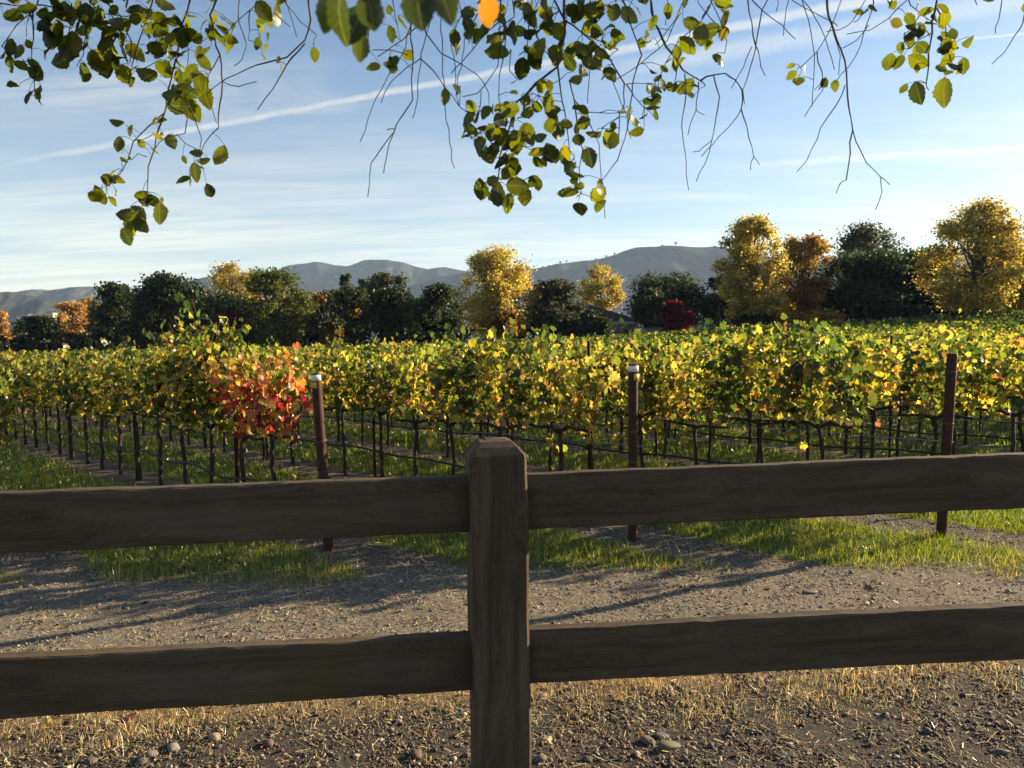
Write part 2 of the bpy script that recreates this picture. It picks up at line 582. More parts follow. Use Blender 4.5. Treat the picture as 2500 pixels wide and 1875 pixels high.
HM1 = hill_material('hill_dry_grass', (0.20, 0.172, 0.125), (0.045, 0.047, 0.042), 0.50, 1.6)
HM2 = hill_material('hill_scrub', (0.22, 0.19, 0.145), (0.055, 0.057, 0.05), 0.60, 1.0)
HM3 = hill_material('hill_wooded', (0.085, 0.080, 0.068), (0.034, 0.037, 0.036), 0.68, 1.0)
hill('hill', 'low golden hill with a pale bare ridge line beyond the far orange trees',
     [(-900, 760), (-300, 715), (0, 713), (24, 710), (60, 716), (150, 733), (220, 748), (330, 775), (450, 800)], 1150, 210, HM1, 1.0, 0.22)
hill('hill', 'long dry grass hill rising behind the low golden hill',
     [(-900, 730), (-200, 720), (40, 716), (77, 712), (191, 702), (260, 700), (350, 704), (430, 695), (508, 676), (560, 672), (640, 700), (760, 720)], 1700, 290, HM2, 2.0, 0.18)
hill('hill', 'twin rounded hills with a sunlit bare slope left of the tall yellow tree',
     [(380, 730), (500, 690), (600, 668), (680, 662), (732, 646), (773, 640), (814, 646), (842, 656), (881, 644), (922, 636), (963, 636), (995, 646),
      (1044, 662), (1077, 655), (1101, 660), (1200, 668), (1350, 690), (1500, 720)], 2500, 480, HM1, 3.3, 0.17)
hill('hill', 'broad dark hill with a long flat crest right of the yellow tree',
     [(1000, 700), (1120, 668), (1200, 660), (1288, 657), (1337, 654), (1370, 646), (1410, 635), (1451, 636), (1492, 627), (1532, 609), (1565, 604), (1614, 604),
      (1650, 601), (1698, 607), (1742, 603), (1803, 613), (1900, 632), (2050, 640), (2180, 624), (2251, 613), (2300, 613), (2400, 600), (2500, 588), (2700, 575), (3300, 600)],
     2100, 430, HM3, 5.1, 0.11)

# ------------------------------------------------------------------ materials of the plants
M_VINE = leaf_mat('vine_leaf', 0.64, 0.024, sat=1.05, tval=1.55)
M_TREE = leaf_mat('tree_leaf', 0.6, 0.015, tval=1.4)
M_GRASS = leaf_mat('grass_blade', 0.58, 0.05, tval=1.4)
M_STRAW = leaf_mat('straw', 0.35, 0.06)
M_LITTER = leaf_mat('leaf_litter', 0.3, 0.04)
M_BARK = bark_mat('vine_bark', (0.018, 0.013, 0.010), (0.075, 0.055, 0.042), 40)
M_TBARK = bark_mat('tree_bark', (0.05, 0.042, 0.035), (0.17, 0.15, 0.125), 3)
M_TWIG = bark_mat('twig_bark', (0.035, 0.030, 0.028), (0.11, 0.095, 0.085), 60)
M_CANE = bark_mat('vine_cane', (0.10, 0.055, 0.025), (0.20, 0.12, 0.06), 40)

# ------------------------------------------------------------------ trees
LEAF4_V = [(0, 0, 0), (0.5, 0.45, 0.12), (0, 1.0, -0.1), (-0.5, 0.55, 0.12)]
LEAF4_F = [(0, 1, 2), (0, 2, 3)]

PAL = {
    'oak': [((0.030, 0.042, 0.017), 5), ((0.048, 0.060, 0.022), 3), ((0.07, 0.075, 0.028), 1)],
    'darkoak': [((0.022, 0.033, 0.016), 5), ((0.035, 0.047, 0.020), 3), ((0.055, 0.062, 0.028), 0.9)],
    'olive': [((0.045, 0.052, 0.030), 4), ((0.075, 0.080, 0.045), 3), ((0.11, 0.10, 0.05), 1)],
    'green': [((0.055, 0.075, 0.018), 4), ((0.10, 0.115, 0.022), 4), ((0.16, 0.15, 0.03), 2)],
    'yellow': [((0.43, 0.33, 0.095), 4), ((0.54, 0.43, 0.13), 3.0), ((0.28, 0.23, 0.065), 2.4), ((0.15, 0.145, 0.05), 1.6)],
    'amber': [((0.46, 0.26, 0.06), 4), ((0.52, 0.33, 0.08), 3), ((0.30, 0.17, 0.05), 2)],
    'orange': [((0.42, 0.26, 0.10), 4), ((0.50, 0.34, 0.14), 3), ((0.28, 0.17, 0.07), 2)],
    'brown': [((0.24, 0.14, 0.045), 4), ((0.33, 0.21, 0.05), 3), ((0.12, 0.085, 0.03), 3)],
    'red': [((0.10, 0.016, 0.020), 4), ((0.16, 0.022, 0.026), 3), ((0.05, 0.014, 0.016), 3)],
    'darkred': [((0.06, 0.018, 0.02), 4), ((0.10, 0.025, 0.025), 2), ((0.03, 0.015, 0.014), 2)],
    'pine': [((0.022, 0.034, 0.018), 4), ((0.04, 0.052, 0.026), 2), ((0.06, 0.07, 0.035), 1)],
}


def make_tree(name, label, cat, x0, x1, ytop, ybot, depth, pal, n=5000, lobes=22, shape='round', base=None, trunk_r=0.22, loose=0.0,
              leaf=0.25, group=None, low=0.0, accents=None, stems=1):
    """a tree whose crown fills photo columns x0..x1 and rows ytop..ybot at the given distance"""
    if pal in ('darkoak', 'oak', 'olive', 'pine'):
        gw = 0.09 * (x1 - x0); x0 -= gw; x1 += gw
    if shape == 'tall':
        gw = 0.08 * (x1 - x0); x0 -= gw; x1 += gw
    xc = (x0 + x1) / 2
    top = pix(xc, ytop, depth)
    bot = pix(xc, ybot, depth)
    W = (x1 - x0) / FPX * depth
    gx0, g0 = top.x, float(gz(top.x, depth))
    root = empty(name, (gx0, depth, g0))
    zt, zb = top.z - g0, max(bot.z - g0, 0.15)
    H = zt - zb
    airy = pal in ('yellow', 'brown', 'orange', 'green')
    n = int(n * (2.2 if airy else 1.6))
    if airy: lobes = int(lobes * 2.1); leaf *= 0.70; loose += 0.35
    else: loose += 0.12
    # lobes of the crown
    L = []
    tries = 0
    while len(L) < lobes and tries < 4000:
        tries += 1
        h = rng.uniform(0.04, 0.96)
        if shape == 'round': wid = math.sqrt(max(0.0, 1 - (2 * h - 1) ** 2)) ** 0.7
        elif shape == 'tall': wid = min(1.0, 0.5 + 2.6 * h * (1 - h)) * (1 - 0.45 * max(0, h - 0.5) / 0.5)
        elif shape == 'cone': wid = (1 - h) ** 0.85 + 0.06
        elif shape == 'spread': wid = min(1, (0.55 + 0.9 * h) * (1.25 - h))
        else: wid = 1.0
        a = rng.uniform(0, 2 * np.pi)
        r = rng.uniform(0.0, 1) ** 0.46 * wid
        lr = (rng.uniform(0.17, 0.33) if airy else rng.uniform(0.24, 0.46)) * (0.85 if shape == 'tall' else 0.6 if shape == 'cone' else 1)
        sc_ = max(0.12, wid - lr * 0.7)
        px_, py_ = math.cos(a) * r * sc_ / max(wid, .1), math.sin(a) * r * sc_ / max(wid, .1)
        hh = lr * 0.5 * W / max(H, .1) * 0.75
        hz = min(max(h, hh), 1 - hh)
        L.append((px_ * W / 2, py_ * W / 2 * 0.9, zb + hz * H, lr * W * 0.5))
    # force extremes so that the outline reaches its extents
    for q_ in range(4):
        L.append((rng.uniform(-0.2, 0.2) * W, rng.uniform(-0.1, 0.1) * W, zt - (0.07 + 0.05 * q_) * min(W, H), 0.08 * min(W, H)))
    if shape != 'cone':
        hz = zb + H * (0.45 if shape != 'spread' else 0.6)
        L.append((-W * 0.40, 0, hz + rng.uniform(-.1, .1) * H, 0.11 * W))
        L.append((W * 0.40, 0, hz + rng.uniform(-.1, .1) * H, 0.11 * W))
    vol = np.array([l[3] ** 2 for l in L]); vol /= vol.sum()
    idx = rng.choice(len(L), n, p=vol)
    C = np.array([l[:3] for l in L])[idx]
    rad = np.array([l[3] for l in L])[idx]
    d = unit(n)
    rr = np.where(rng.uniform(0, 1, n) < .5, rng.uniform(0, 1, n) ** .45, np.abs(rng.normal(0, .62 + .3 * loose, n)))
    rr = np.minimum(rr, 1.45 if airy else 1.22)
    bump_ = 1 + 0.25 * np.sin(d[:, 0] * 5 + idx) * np.sin(d[:, 2] * 6 + idx * 1.7)
    pos = C + d * (rad * rr * bump_)[:, None] * np.array([1, 1, 0.82])
    pos[:, 2] = np.clip(pos[:, 2], 0.1, zt + 0.05)
    nrm = d * 0.55 + unit(n) * 0.8 + np.array([0, 0, 0.25])
    col = pick(n, PAL[pal], 0.22)
    lobe_tint = np.exp(rng.normal(0, 0.16, len(L)))[idx][:, None]
    col *= lobe_tint
    if accents:
        hue, share = accents
        mlobe = rng.uniform(0, 1, len(L)) < share
        sel = mlobe[idx] & (rng.uniform(0, 1, n) < 0.8)
        col[sel] = pick(int(sel.sum()), PAL[hue], 0.2)
    mb = MB()
    sz = rng.uniform(0.6, 1.3, n) * leaf
    mb.leaves(LEAF4_V, LEAF4_F, pos, nrm, rng.uniform(0, 6.28, n), sz, np.clip(col, 0.004, 0.75))
    crown = link('crown', mb.mesh('crown', M_TREE, False, True), root)
    # trunk and limbs
    mt = MB()
    fork = zb + 0.18 * H
    for s_ in range(stems):
        ox = (s_ - (stems - 1) / 2) * 0.5
        tp = [(ox, 0, -0.3), (ox * 1.1, 0.02, 0.35 * fork), (ox + rng.uniform(-.12, .12), rng.uniform(-.1, .1), fork)]
        tip = (rng.uniform(-.06, .06) * W + ox, rng.uniform(-.05, .05) * W, zb + 0.82 * H)
        midp = ((tp[2][0] + tip[0]) / 2 + rng.uniform(-.04, .04) * W, 0, zb + 0.5 * H)
        mt.tube(tp + [midp, tip], [trunk_r * 1.25, trunk_r, trunk_r * 0.85, trunk_r * 0.5, trunk_r * 0.12], 7)
    for l in L[::2]:
        hz = rng.uniform(0.2, 0.7)
        s0 = (0, 0, fork + (min(l[2], zb + 0.7 * H) - fork) * hz * 0.8)
        e0 = (l[0], l[1], l[2])
        md = tuple((s0[q] + e0[q]) / 2 + rng.uniform(-.05, .05) * W for q in range(2)) + ((s0[2] + e0[2]) / 2 - 0.04 * H,)
        mt.tube([s0, md, e0], [trunk_r * 0.42, trunk_r * 0.27, trunk_r * 0.07], 5)
    link('trunk', mt.mesh('trunk', M_TBARK, True), root)
    tag(root, label, cat, group)
    return root


G_BACK = 'trees along the far side of the vineyard'
T = make_tree
# from the left edge to the right edge of the view
T('orange_tree', 'small orange tree cut by the left edge, above dark bushes', 'tree', -40, 38, 762, 850, 66, 'orange', 2600, 14, 'tall', leaf=0.3, group=G_BACK)
T('round_bush', 'dark rounded bush left of the pale orange tree', 'bush', 40, 140, 772, 872, 58, 'darkoak', 3600, 16, group=G_BACK)
T('orange_tree', 'pale orange tree before the golden hill beside the dark oak', 'tree', 128, 212, 738, 826, 70, 'orange', 4200, 20, loose=0.3, group=G_BACK)
T('orange_tree', 'smaller orange tree top touching the dark oak at the hill foot', 'tree', 190, 246, 726, 800, 76, 'orange', 2200, 12, loose=0.3, group=G_BACK)
T('low_bush', 'dark red brown low bush under the pale orange tree', 'bush', 130, 210, 815, 870, 56, 'darkred', 1800, 10, group=G_BACK)
T('low_bush', 'black green low bush between the red bush and the large oak', 'bush', 195, 300, 800, 872, 55, 'darkoak', 2600, 12, group=G_BACK)
T('low_bush', 'dark low bush at the left edge under the orange tree', 'bush', -80, 62, 820, 876, 57, 'darkoak', 2400, 12, group=G_BACK)
T('oak_tree', 'thin topped dark olive oak left of the largest dark oak', 'tree', 234, 346, 690, 850, 62, 'oak', 5600, 26, loose=0.4, group=G_BACK)
T('oak_tree', 'largest dark oak left of the yellow topped tree', 'tree', 330, 490, 668, 866, 58, 'darkoak', 9000, 34, loose=0.2, group=G_BACK)
T('oak_tree', 'dark bushy oak filling in below the yellow topped tree', 'tree', 430, 580, 740, 868, 55, 'darkoak', 6000, 22, group=G_BACK)
T('yellow_tree', 'yellow topped tree behind the sunlit green tree', 'tree', 490, 648, 642, 800, 68, 'yellow', 5600, 24, loose=0.25, group=G_BACK)
T('red_shrub', 'dark red shrub in shade beside the sunlit green tree', 'shrub', 520, 600, 768, 846, 54, 'darkred', 2400, 12, group=G_BACK)
T('green_tree', 'broad sunlit green tree with visible trunk behind the red vine', 'tree', 572, 762, 658, 842, 56, 'green', 9500, 34, shape='round', loose=0.15, group=G_BACK, trunk_r=0.26)
T('thin_tree', 'dim brown green tree right of the broad green tree', 'tree', 752, 832, 712, 850, 60, 'olive', 3600, 18, loose=0.5, accents=('brown', 0.25), group=G_BACK)
T('thin_tree', 'sparse tree with brown tips below a small conifer point', 'tree', 788, 896, 690, 856, 62, 'oak', 5000, 22, loose=0.5, accents=('brown', 0.22), group=G_BACK)
T('conifer_tree', 'small dark conifer point above the sparse brown tipped tree', 'tree', 822, 862, 672, 760, 84, 'pine', 1500, 14, 'cone', leaf=0.3, group=G_BACK)
T('conifer_tree', 'second small conifer point beside the pale feathery tree', 'tree', 870, 906, 685, 770, 84, 'pine', 1300, 14, 'cone', leaf=0.3, group=G_BACK)
T('feathery_tree', 'pale feathery olive tree behind the two dark oaks', 'tree', 888, 990, 668, 780, 72, 'olive', 3800, 18, loose=0.7, group=G_BACK)
T('oak_tree', 'dark oak with low limbs below the pale feathery tree', 'tree', 890, 1032, 702, 846, 58, 'darkoak', 7000, 28, loose=0.2, group=G_BACK)
T('oak_tree', 'dark oak standing left of the tall yellow tree', 'tree', 1005, 1120, 696, 846, 60, 'darkoak', 6400, 26, loose=0.2, group=G_BACK)
T('sycamore_tree', 'tall yellow gold sycamore in the middle of the tree line', 'tree', 1110, 1308, 600, 818, 57, 'yellow', 11000, 40, 'tall', loose=0.25, group=G_BACK, trunk_r=0.3, stems=2)
T('small_tree', 'small reddish brown tree under the tall yellow sycamore', 'tree', 1195, 1275, 760, 832, 54, 'brown', 2000, 12, loose=0.4, accents=('red', 0.2), group=G_BACK)
T('olive_tree', 'grey green willowy tree right of the tall yellow sycamore', 'tree', 1292, 1416, 684, 834, 58, 'olive', 6000, 26, loose=0.6, group=G_BACK)
T('sycamore_tree', 'rounded yellow tree rising behind the house roof', 'tree', 1404, 1526, 642, 790, 76, 'yellow', 6200, 26, 'round', loose=0.2, group=G_BACK)
T('round_bush', 'dark rounded bush in front of the house roof', 'bush', 1392, 1490, 758, 836, 56, 'darkoak', 4200, 16, group=G_BACK)
T('oak_tree', 'dark spreading oak with three domes behind the red maple', 'tree', 1545, 1725, 668, 812, 66, 'pine', 8500, 30, loose=0.2, group=G_BACK)
T('oak_tree', 'smaller dull green oak right behind the red maple', 'tree', 1555, 1640, 708, 812, 60, 'oak', 3600, 16, loose=0.2, group=G_BACK)
T('maple_tree', 'deep red rounded maple beside the white picket fence', 'tree', 1610, 1692, 738, 808, 56, 'red', 3600, 16, group=G_BACK)
T('oak_tree', 'dark narrow oak left of the tall ragged sycamore', 'tree', 1712, 1800, 672, 806, 62, 'darkoak', 4400, 18, loose=0.2, group=G_BACK)
T('yellow_shrub', 'small bright yellow green shrub at the end of the picket fence', 'shrub', 1745, 1785, 782, 822, 52, 'green', 900, 8, leaf=0.2, group=G_BACK)
T('low_bush', 'dark low bush behind the small yellow green shrub', 'bush', 1770, 1900, 772, 822, 55, 'darkoak', 3000, 12, group=G_BACK)
T('sycamore_tree', 'tall ragged golden sycamore with pale trunk, right half of the view', 'tree', 1752, 1925, 528, 778, 55, 'yellow', 10500, 40, 'tall', loose=0.45, group=G_BACK, trunk_r=0.24)
T('sycamore_tree', 'brown gold tree leaning against the dark oaks', 'tree', 1880, 2036, 572, 786, 58, 'brown', 8500, 30, loose=0.35, accents=('yellow', 0.3), group=G_BACK)
T('low_bush', 'brown low bush at the foot of the brown gold tree', 'bush', 1890, 2060, 760, 802, 54, 'brown', 2200, 12, group=G_BACK)
T('tall_tree', 'tall grey green tree showing above the dark oaks', 'tree', 2030, 2196, 548, 720, 74, 'olive', 5200, 24, loose=0.55, group=G_BACK)
T('oak_tree', 'black green oak mass below the tall grey green tree', 'tree', 2010, 2210, 612, 790, 58, 'darkoak', 10500, 34, loose=0.15, group=G_BACK)
T('oak_tree', 'black green oak left of the sycamore at the right edge', 'tree', 2176, 2322, 606, 786, 59, 'darkoak', 8000, 28, loose=0.2, group=G_BACK)
T('sycamore_tree', 'airy golden sycamore with bare limbs near the right edge', 'tree', 2268, 2506, 489, 756, 50, 'yellow', 11500, 42, 'tall', loose=0.55, group=G_BACK, trunk_r=0.2, leaf=0.24)
T('sycamore_tree', 'lower golden tree cut by the right edge', 'tree', 2410, 2580, 610, 776, 52, 'yellow', 6000, 24, loose=0.4, group=G_BACK)
T('low_bush', 'dark low bush under the airy golden sycamore', 'bush', 2230, 2420, 735, 786, 56, 'oak', 3000, 12, group=G_BACK)
for k_, (tx, ty, hh_) in enumerate([(46, 50, 11), (54, 47, 12), (62, 45, 11), (70, 42, 12), (78, 38, 11)]):
    cx_ = 1250 + tx / ty * FPX
    hw = 3.6 / ty * FPX
    hor_ = 835 - (cx_ - 1250) * math.tan(ROLL)
    T('oak_tree', '%s oak beyond the right edge of the view' % ['first', 'second', 'third', 'fourth', 'fifth'][k_], 'tree', cx_ - hw, cx_ + hw, hor_ - (hh_ + 1.0 - 1.6) / ty * FPX, hor_ - 1.0 / ty * FPX, ty, 'oak', 3000, 16, group='trees beyond the right edge')
# understorey that closes the view below the crowns
us = [(215, 390, 728, 872, 66, 'below the thin topped olive oak'), (370, 540, 716, 872, 66, 'below the largest dark oak'), (520, 690, 735, 868, 67, 'below the yellow topped tree'),
      (650, 820, 738, 862, 67, 'below the broad green tree'), (780, 950, 728, 858, 68, 'below the sparse brown tipped tree'), (900, 1060, 722, 852, 70, 'below the pale feathery tree'),
      (1020, 1180, 730, 848, 68, 'left of the yellow sycamore trunk'), (1150, 1320, 772, 842, 66, 'right of the yellow sycamore trunk'), (1290, 1420, 765, 838, 70, 'behind the grey green willowy tree'),
      (1560, 1700, 745, 818, 70, 'behind the picket fence'), (1690, 1880, 735, 812, 68, 'behind the ragged sycamore trunk'), (1860, 2030, 720, 800, 68, 'behind the brown gold tree'),
      (2200, 2420, 700, 790, 66, 'behind the airy golden sycamore'), (2380, 2600, 710, 790, 62, 'below the trees at the right edge')]
T('oak_tree', 'dark oak closing the gap left of the broad green tree', 'tree', 455, 610, 716, 866, 63, 'darkoak', 5600, 22, loose=0.25, group=G_BACK)
T('oak_tree', 'dull dark oak right behind the broad green tree', 'tree', 730, 880, 726, 858, 66, 'oak', 5200, 22, loose=0.3, group=G_BACK)
T('oak_tree', 'dark oak between the two dark oaks and the yellow sycamore', 'tree', 960, 1110, 722, 850, 66, 'darkoak', 5200, 20, loose=0.25, group=G_BACK)
for a, b, yt, yb, dp, where in us:
    T('hedge_bush', 'shaded dark undergrowth bush ' + where, 'bush', a, b, yt, yb, dp, 'darkoak', 3200, 14, group='undergrowth bushes below the trees')

# small oaks on the crest of the broad hill
for k, (px_, py_, s_) in enumerate([(1650, 594, 10), (1617, 599, 6), (1340, 650, 9), (1368, 641, 9), (1383, 638, 7), (1288, 653, 12), (1480, 626, 8), (1500, 619, 8), (1325, 652, 7), (1455, 633, 7)]):
    p = pix(px_, py_, 2070)
    rt = empty('ridge_oak', (p.x, p.y, p.z - 10))
    n = 160
    mb = MB()
    rad = s_ / FPX * 2100 * 0.30
    d = unit(n)
    mb.leaves(LEAF4_V, LEAF4_F, d * rad * np.array([1.2, 1, 0.7]) * rng.uniform(0.5, 1, (n, 1)) + np.array([0, 0, 10 + rad * .2]), d + unit(n) * .5, rng.uniform(0, 6, n), np.full(n, rad * 0.6),
              pick(n, PAL['darkoak']))
    link('crown', mb.mesh('crown', M_TREE, False, True), rt)
    mt = MB().tube([(0, 0, -8), (0, 0, 10)], [0.9, 0.5], 5)
    link('trunk', mt.mesh('trunk', M_TBARK), rt)
    tag(rt, 'tiny oak on the broad hill, ' + ['at the very top of its crest', 'left of the top of its crest', 'fourth from the left on its slope', 'first of a close pair on its slope', 'second of a close pair on its slope', 'lowest beside the yellow sycamore', 'below the crest on the upper slope', 'nearest below the crest', 'third from the left on its slope', 'midway up its slope'][k], 'tree', 'oaks on the hill crest')

# ------------------------------------------------------------------ house, picket fence, hillside houses
def plain(name, c1, c2, scale, rough=0.8, bump=0.2, dist=0.01, stretch=(1, 1, 1)):
    ma, t = mat(name)
    ob = t.texco('Object')
    n = t.noise(t.mapping(ob, stretch), scale, 5, 0.6)
    finish(t, principled(t, t.ramp(n, [(0.3, c1), (0.7, c2)]), rough, 0.25, t.bump(n, bump, dist)))
    return ma


M_ROOF = plain('roof_shingle', (0.030, 0.022, 0.019), (0.058, 0.044, 0.037), 6, 1.0)
M_STUCCO = plain('stucco', (0.20, 0.17, 0.14), (0.27, 0.235, 0.195), 9)
M_FASCIA = plain('painted_fascia', (0.34, 0.29, 0.25), (0.42, 0.36, 0.31), 9)
M_GLASS = plain('dark_glass', (0.015, 0.018, 0.022), (0.03, 0.035, 0.04), 2, 0.08)
M_PICKET = plain('grey_picket', (0.20, 0.19, 0.17), (0.33, 0.31, 0.28), 8)

hd = 62.0
hp = pix(1490, 800, hd)
hg = float(gz(hp.x, hd))
house = empty('house', (hp.x, hd, hg))
sx = lambda px: (px - 1490) / FPX * hd
hz = lambda py: pix(1490, py, hd).z - hg
eave = hz(789); ridge = hz(738) + 0.25
wl, wr = sx(1300), sx(1572)
mb = MB().box((wl + .5, 0.6, -0.2), (wr - .6, 8, eave - 0.02))
link('wall', mb.mesh('wall', M_STUCCO), house)
mb = MB()
rl, rrg = sx(1380), sx(1440)
v = [(wl, 0, eave + .12), (wr, 0, eave + .12), (wr, 9, eave + .12), (wl, 9, eave + .12), (rl, 4.5, ridge), (rrg, 4.5, ridge)]
mb.add(v, [(1, 2, 5), (3, 0, 4)], [(0, 1, 5, 4), (2, 3, 4, 5), (3, 2, 1, 0)])
roof = link('roof', mb.mesh('roof', M_ROOF), house)
link('fascia', MB().box((wl, -0.06, eave - .12), (wr, 0.05, eave + .115)).mesh('fascia', M_FASCIA), roof)
for px_ in (1492, 1546):
    link('column', MB().box((sx(px_) - .16, 0.1, -.2), (sx(px_) + .16, .42, eave - .125)).mesh('column', M_STUCCO), house)
for px_ in (1508, 1528):
    wn = link('window', MB().box((sx(px_) - .35, .55, .7), (sx(px_) + .35, .615, 2.0)).mesh('window', M_FASCIA), house)
    link('pane', MB().box((sx(px_) - .29, .535, .76), (sx(px_) + .29, .553, 1.94)).mesh('pane', M_GLASS), wn)
tag(house, 'low house with dark hipped roof and pale eave behind the dark bush', 'house')

fd = 58.0
f0, f1 = pix(1570, 825, fd), pix(1772, 815, fd)
pf = empty('picket_fence', (f0.x, fd, float(gz(f0.x, fd))))
ln = f1.x - f0.x
mp = MB()
for q in np.arange(0, ln, 0.16):
    z0 = float(gz(f0.x + q, fd)) - float(gz(f0.x, fd))
    mp.box((q, -.012, z0 + .1), (q + .08, .012, z0 + 1.55))
tag(link('pickets', mp.mesh('pickets', M_PICKET), pf), kind='stuff')
for zr in (0.5, 1.3):
    link('rail', MB().box((0, .014, zr), (ln, .05, zr + .09)).mesh('rail', M_PICKET), pf)
for q in np.arange(0, ln + .1, 2.4):
    link('post', MB().box((q - .06, .052, -.2), (q + .06, .17, 1.65)).mesh('post', M_PICKET), pf)
tag(pf, 'grey picket fence beside the red maple at the vineyard edge', 'fence')

for k, (px_, py_, wd) in enumerate([(44, 770, 9), (118, 762, 20), (66, 766, 8)]):
    dd = 690
    p = pix(px_, py_, dd)
    hh = empty('hillside_house', (p.x, dd, p.z - 3.5))
    W2 = wd / FPX * dd / 2
    link('wall', MB().box((-W2, 0, -8), (W2, 8, 3)).mesh('wall', M_FASCIA), hh)
    v = [(-W2 - .4, -.4, 3.02), (W2 + .4, -.4, 3.02), (W2 + .4, 8.4, 3.02), (-W2 - .4, 8.4, 3.02), (-W2 * .5, 4, 4.6), (W2 * .5, 4, 4.6)]
    link('roof', MB().add(v, [(1, 2, 5), (3, 0, 4)], [(0, 1, 5, 4), (2, 3, 4, 5), (3, 2, 1, 0)]).mesh('roof', M_ROOF), hh)
    tag(hh, ['tiny pale house leftmost on the golden hill foot', 'long tiny pale house beside the orange tree top', 'tiny pale house in the middle on the hill foot'][k], 'house', 'houses on the hillside')

# ------------------------------------------------------------------ vines
def grape_leaf():
    ang = np.radians([-90, -62, -35, -8, 18, 42, 66, 90, 114, 138, 162, 188, 215, 242])
    rad = np.array([0.10, 0.40, 0.33, 0.47, 0.36, 0.50, 0.42, 0.60, 0.42, 0.50, 0.36, 0.47, 0.33, 0.40])
    x, y = rad * np.cos(ang), rad * np.sin(ang) + 0.12
    z = -0.22 * (x ** 2 + y ** 2) * 1.4 + 0.05 * np.sin(ang * 3)
    v = np.concatenate([[[0, 0.05, 0.02]], np.stack([x, y, z], 1)])
    n = len(ang)
    f = [(0, 1 + i, 1 + (i + 1) % n) for i in range(n)]
    return v, np.array(f)


GL_V, GL_F = grape_leaf()
GREEN = [((0.028, 0.048, 0.011), 5), ((0.062, 0.090, 0.016), 4.5), ((0.15, 0.17, 0.024), 2.6), ((0.28, 0.26, 0.040), 0.8)]
MIXED = [((0.05, 0.075, 0.014), 3.4), ((0.105, 0.130, 0.019), 4.0), ((0.23, 0.215, 0.030), 3.2), ((0.37, 0.295, 0.048), 1.8), ((0.42, 0.25, 0.06), 0.5), ((0.22, 0.11, 0.04), 0.3)]
GOLD = [((0.08, 0.105, 0.02), 1.4), ((0.20, 0.20, 0.03), 2.4), ((0.35, 0.295, 0.048), 3.4), ((0.48, 0.365, 0.07), 2.8), ((0.46, 0.27, 0.06), 1.2), ((0.28, 0.13, 0.045), 0.7)]
ORANGE = [((0.46, 0.21, 0.06), 3), ((0.50, 0.31, 0.07), 3), ((0.38, 0.11, 0.05), 1.4), ((0.18, 0.18, 0.03), 1.6)]
REDS = [((0.36, 0.045, 0.045), 3.2), ((0.22, 0.018, 0.026), 3.0), ((0.46, 0.17, 0.08), 1.8), ((0.40, 0.29, 0.07), 1.4), ((0.13, 0.14, 0.03), 1.0)]


def vine_foliage(mixw, n=300, top=1.36, half=0.40, thick=0.30, droop=0.03, shoots=12, red=0.0):
    """leaves gathered along upright shoots; mixw = weights of green, mixed and gold shoots"""
    mb = MB()
    sh = []
    for q in range(shoots):
        s0 = -half + 2 * half * (q + rng.uniform(.1, .9)) / shoots
        tp = top + rng.normal(0, .075) + (rng.uniform(.06, .2) if rng.uniform() < .09 else 0)
        down = rng.uniform() < droop
        sh.append((s0, rng.normal(0, .22), rng.choice([-1, 1]) * rng.uniform(.15, 1.0) * thick, (0.74 - rng.uniform(.12, .34)) if down else tp, down))
    mixw = np.array(mixw, float) / sum(mixw)
    P_, N_, C_ = [], [], []
    per = max(6, int(n * 0.86 / shoots))

    def along(S, t_):
        s0, lx, cy, zt, down = S
        z_ = 0.76 + (zt - 0.76) * t_ if down else 0.80 + (zt - 0.80) * (t_ - 0.10 * np.clip(t_ - .75, 0, 1) * (abs(cy) / thick > .7))
        return np.stack([s0 + lx * t_, cy * (np.sqrt(t_) if down else t_ ** 1.2), z_], -1)
    for S in sh:
        m_ = int(per * rng.uniform(.7, 1.3) * (0.6 if S[4] else 1) * min(1.5, max(.7, (S[3] - .7) / .62) if not S[4] else 1))
        t_ = rng.beta(1.25, 1.05, m_)
        p = along(S, t_) + rng.normal(0, 1, (m_, 3)) * np.array([.055, .06, .035])
        pal = [GREEN, MIXED, GOLD][rng.choice(3, p=mixw)]
        c = pick(m_, pal, 0.13) * math.exp(rng.normal(-.04, .26))
        low = rng.uniform(0, 1, m_) < np.clip((0.98 - p[:, 2]) / .35, 0, .8)
        c[low] = pick(int(low.sum()), GOLD, .2)
        if red:
            hot = rng.uniform(0, 1, m_) < red * np.clip((.17 - S[0]) / .36 if red < .9 else 1.0, .06, 1)
            hi = p[:, 2] > 1.12 + rng.normal(0, .14, m_)
            c[hot & hi] = pick(int((hot & hi).sum()), ORANGE, .2)
            c[hot & ~hi] = pick(int((hot & ~hi).sum()), REDS, .2)
        P_.append(p); C_.append(c)
        N_.append(np.stack([rng.normal(0, .5, m_), np.sign(S[2]) * .55 + rng.normal(0, .6, m_), rng.normal(.35, .45, m_)], 1))
    m_ = n - sum(len(p) for p in P_)
    if m_ > 0:
        p = np.stack([rng.uniform(-half, half, m_), rng.normal(0, .12, m_), rng.uniform(.72, top - .15, m_)], 1)
        P_.append(p); C_.append(pick(m_, MIXED if not red else ORANGE, .2)); N_.append(unit(m_))
    P_, N_, C_ = np.concatenate(P_), np.concatenate(N_), np.concatenate(C_)
    k = len(P_)
    mb.leaves(GL_V, GL_F, P_, N_, rng.normal(0, 0.6, k), rng.uniform(0.056, 0.110, k), np.clip(C_, .004, .75))
    return mb, [along(S, np.linspace(0, 1, 6)) for S in sh]


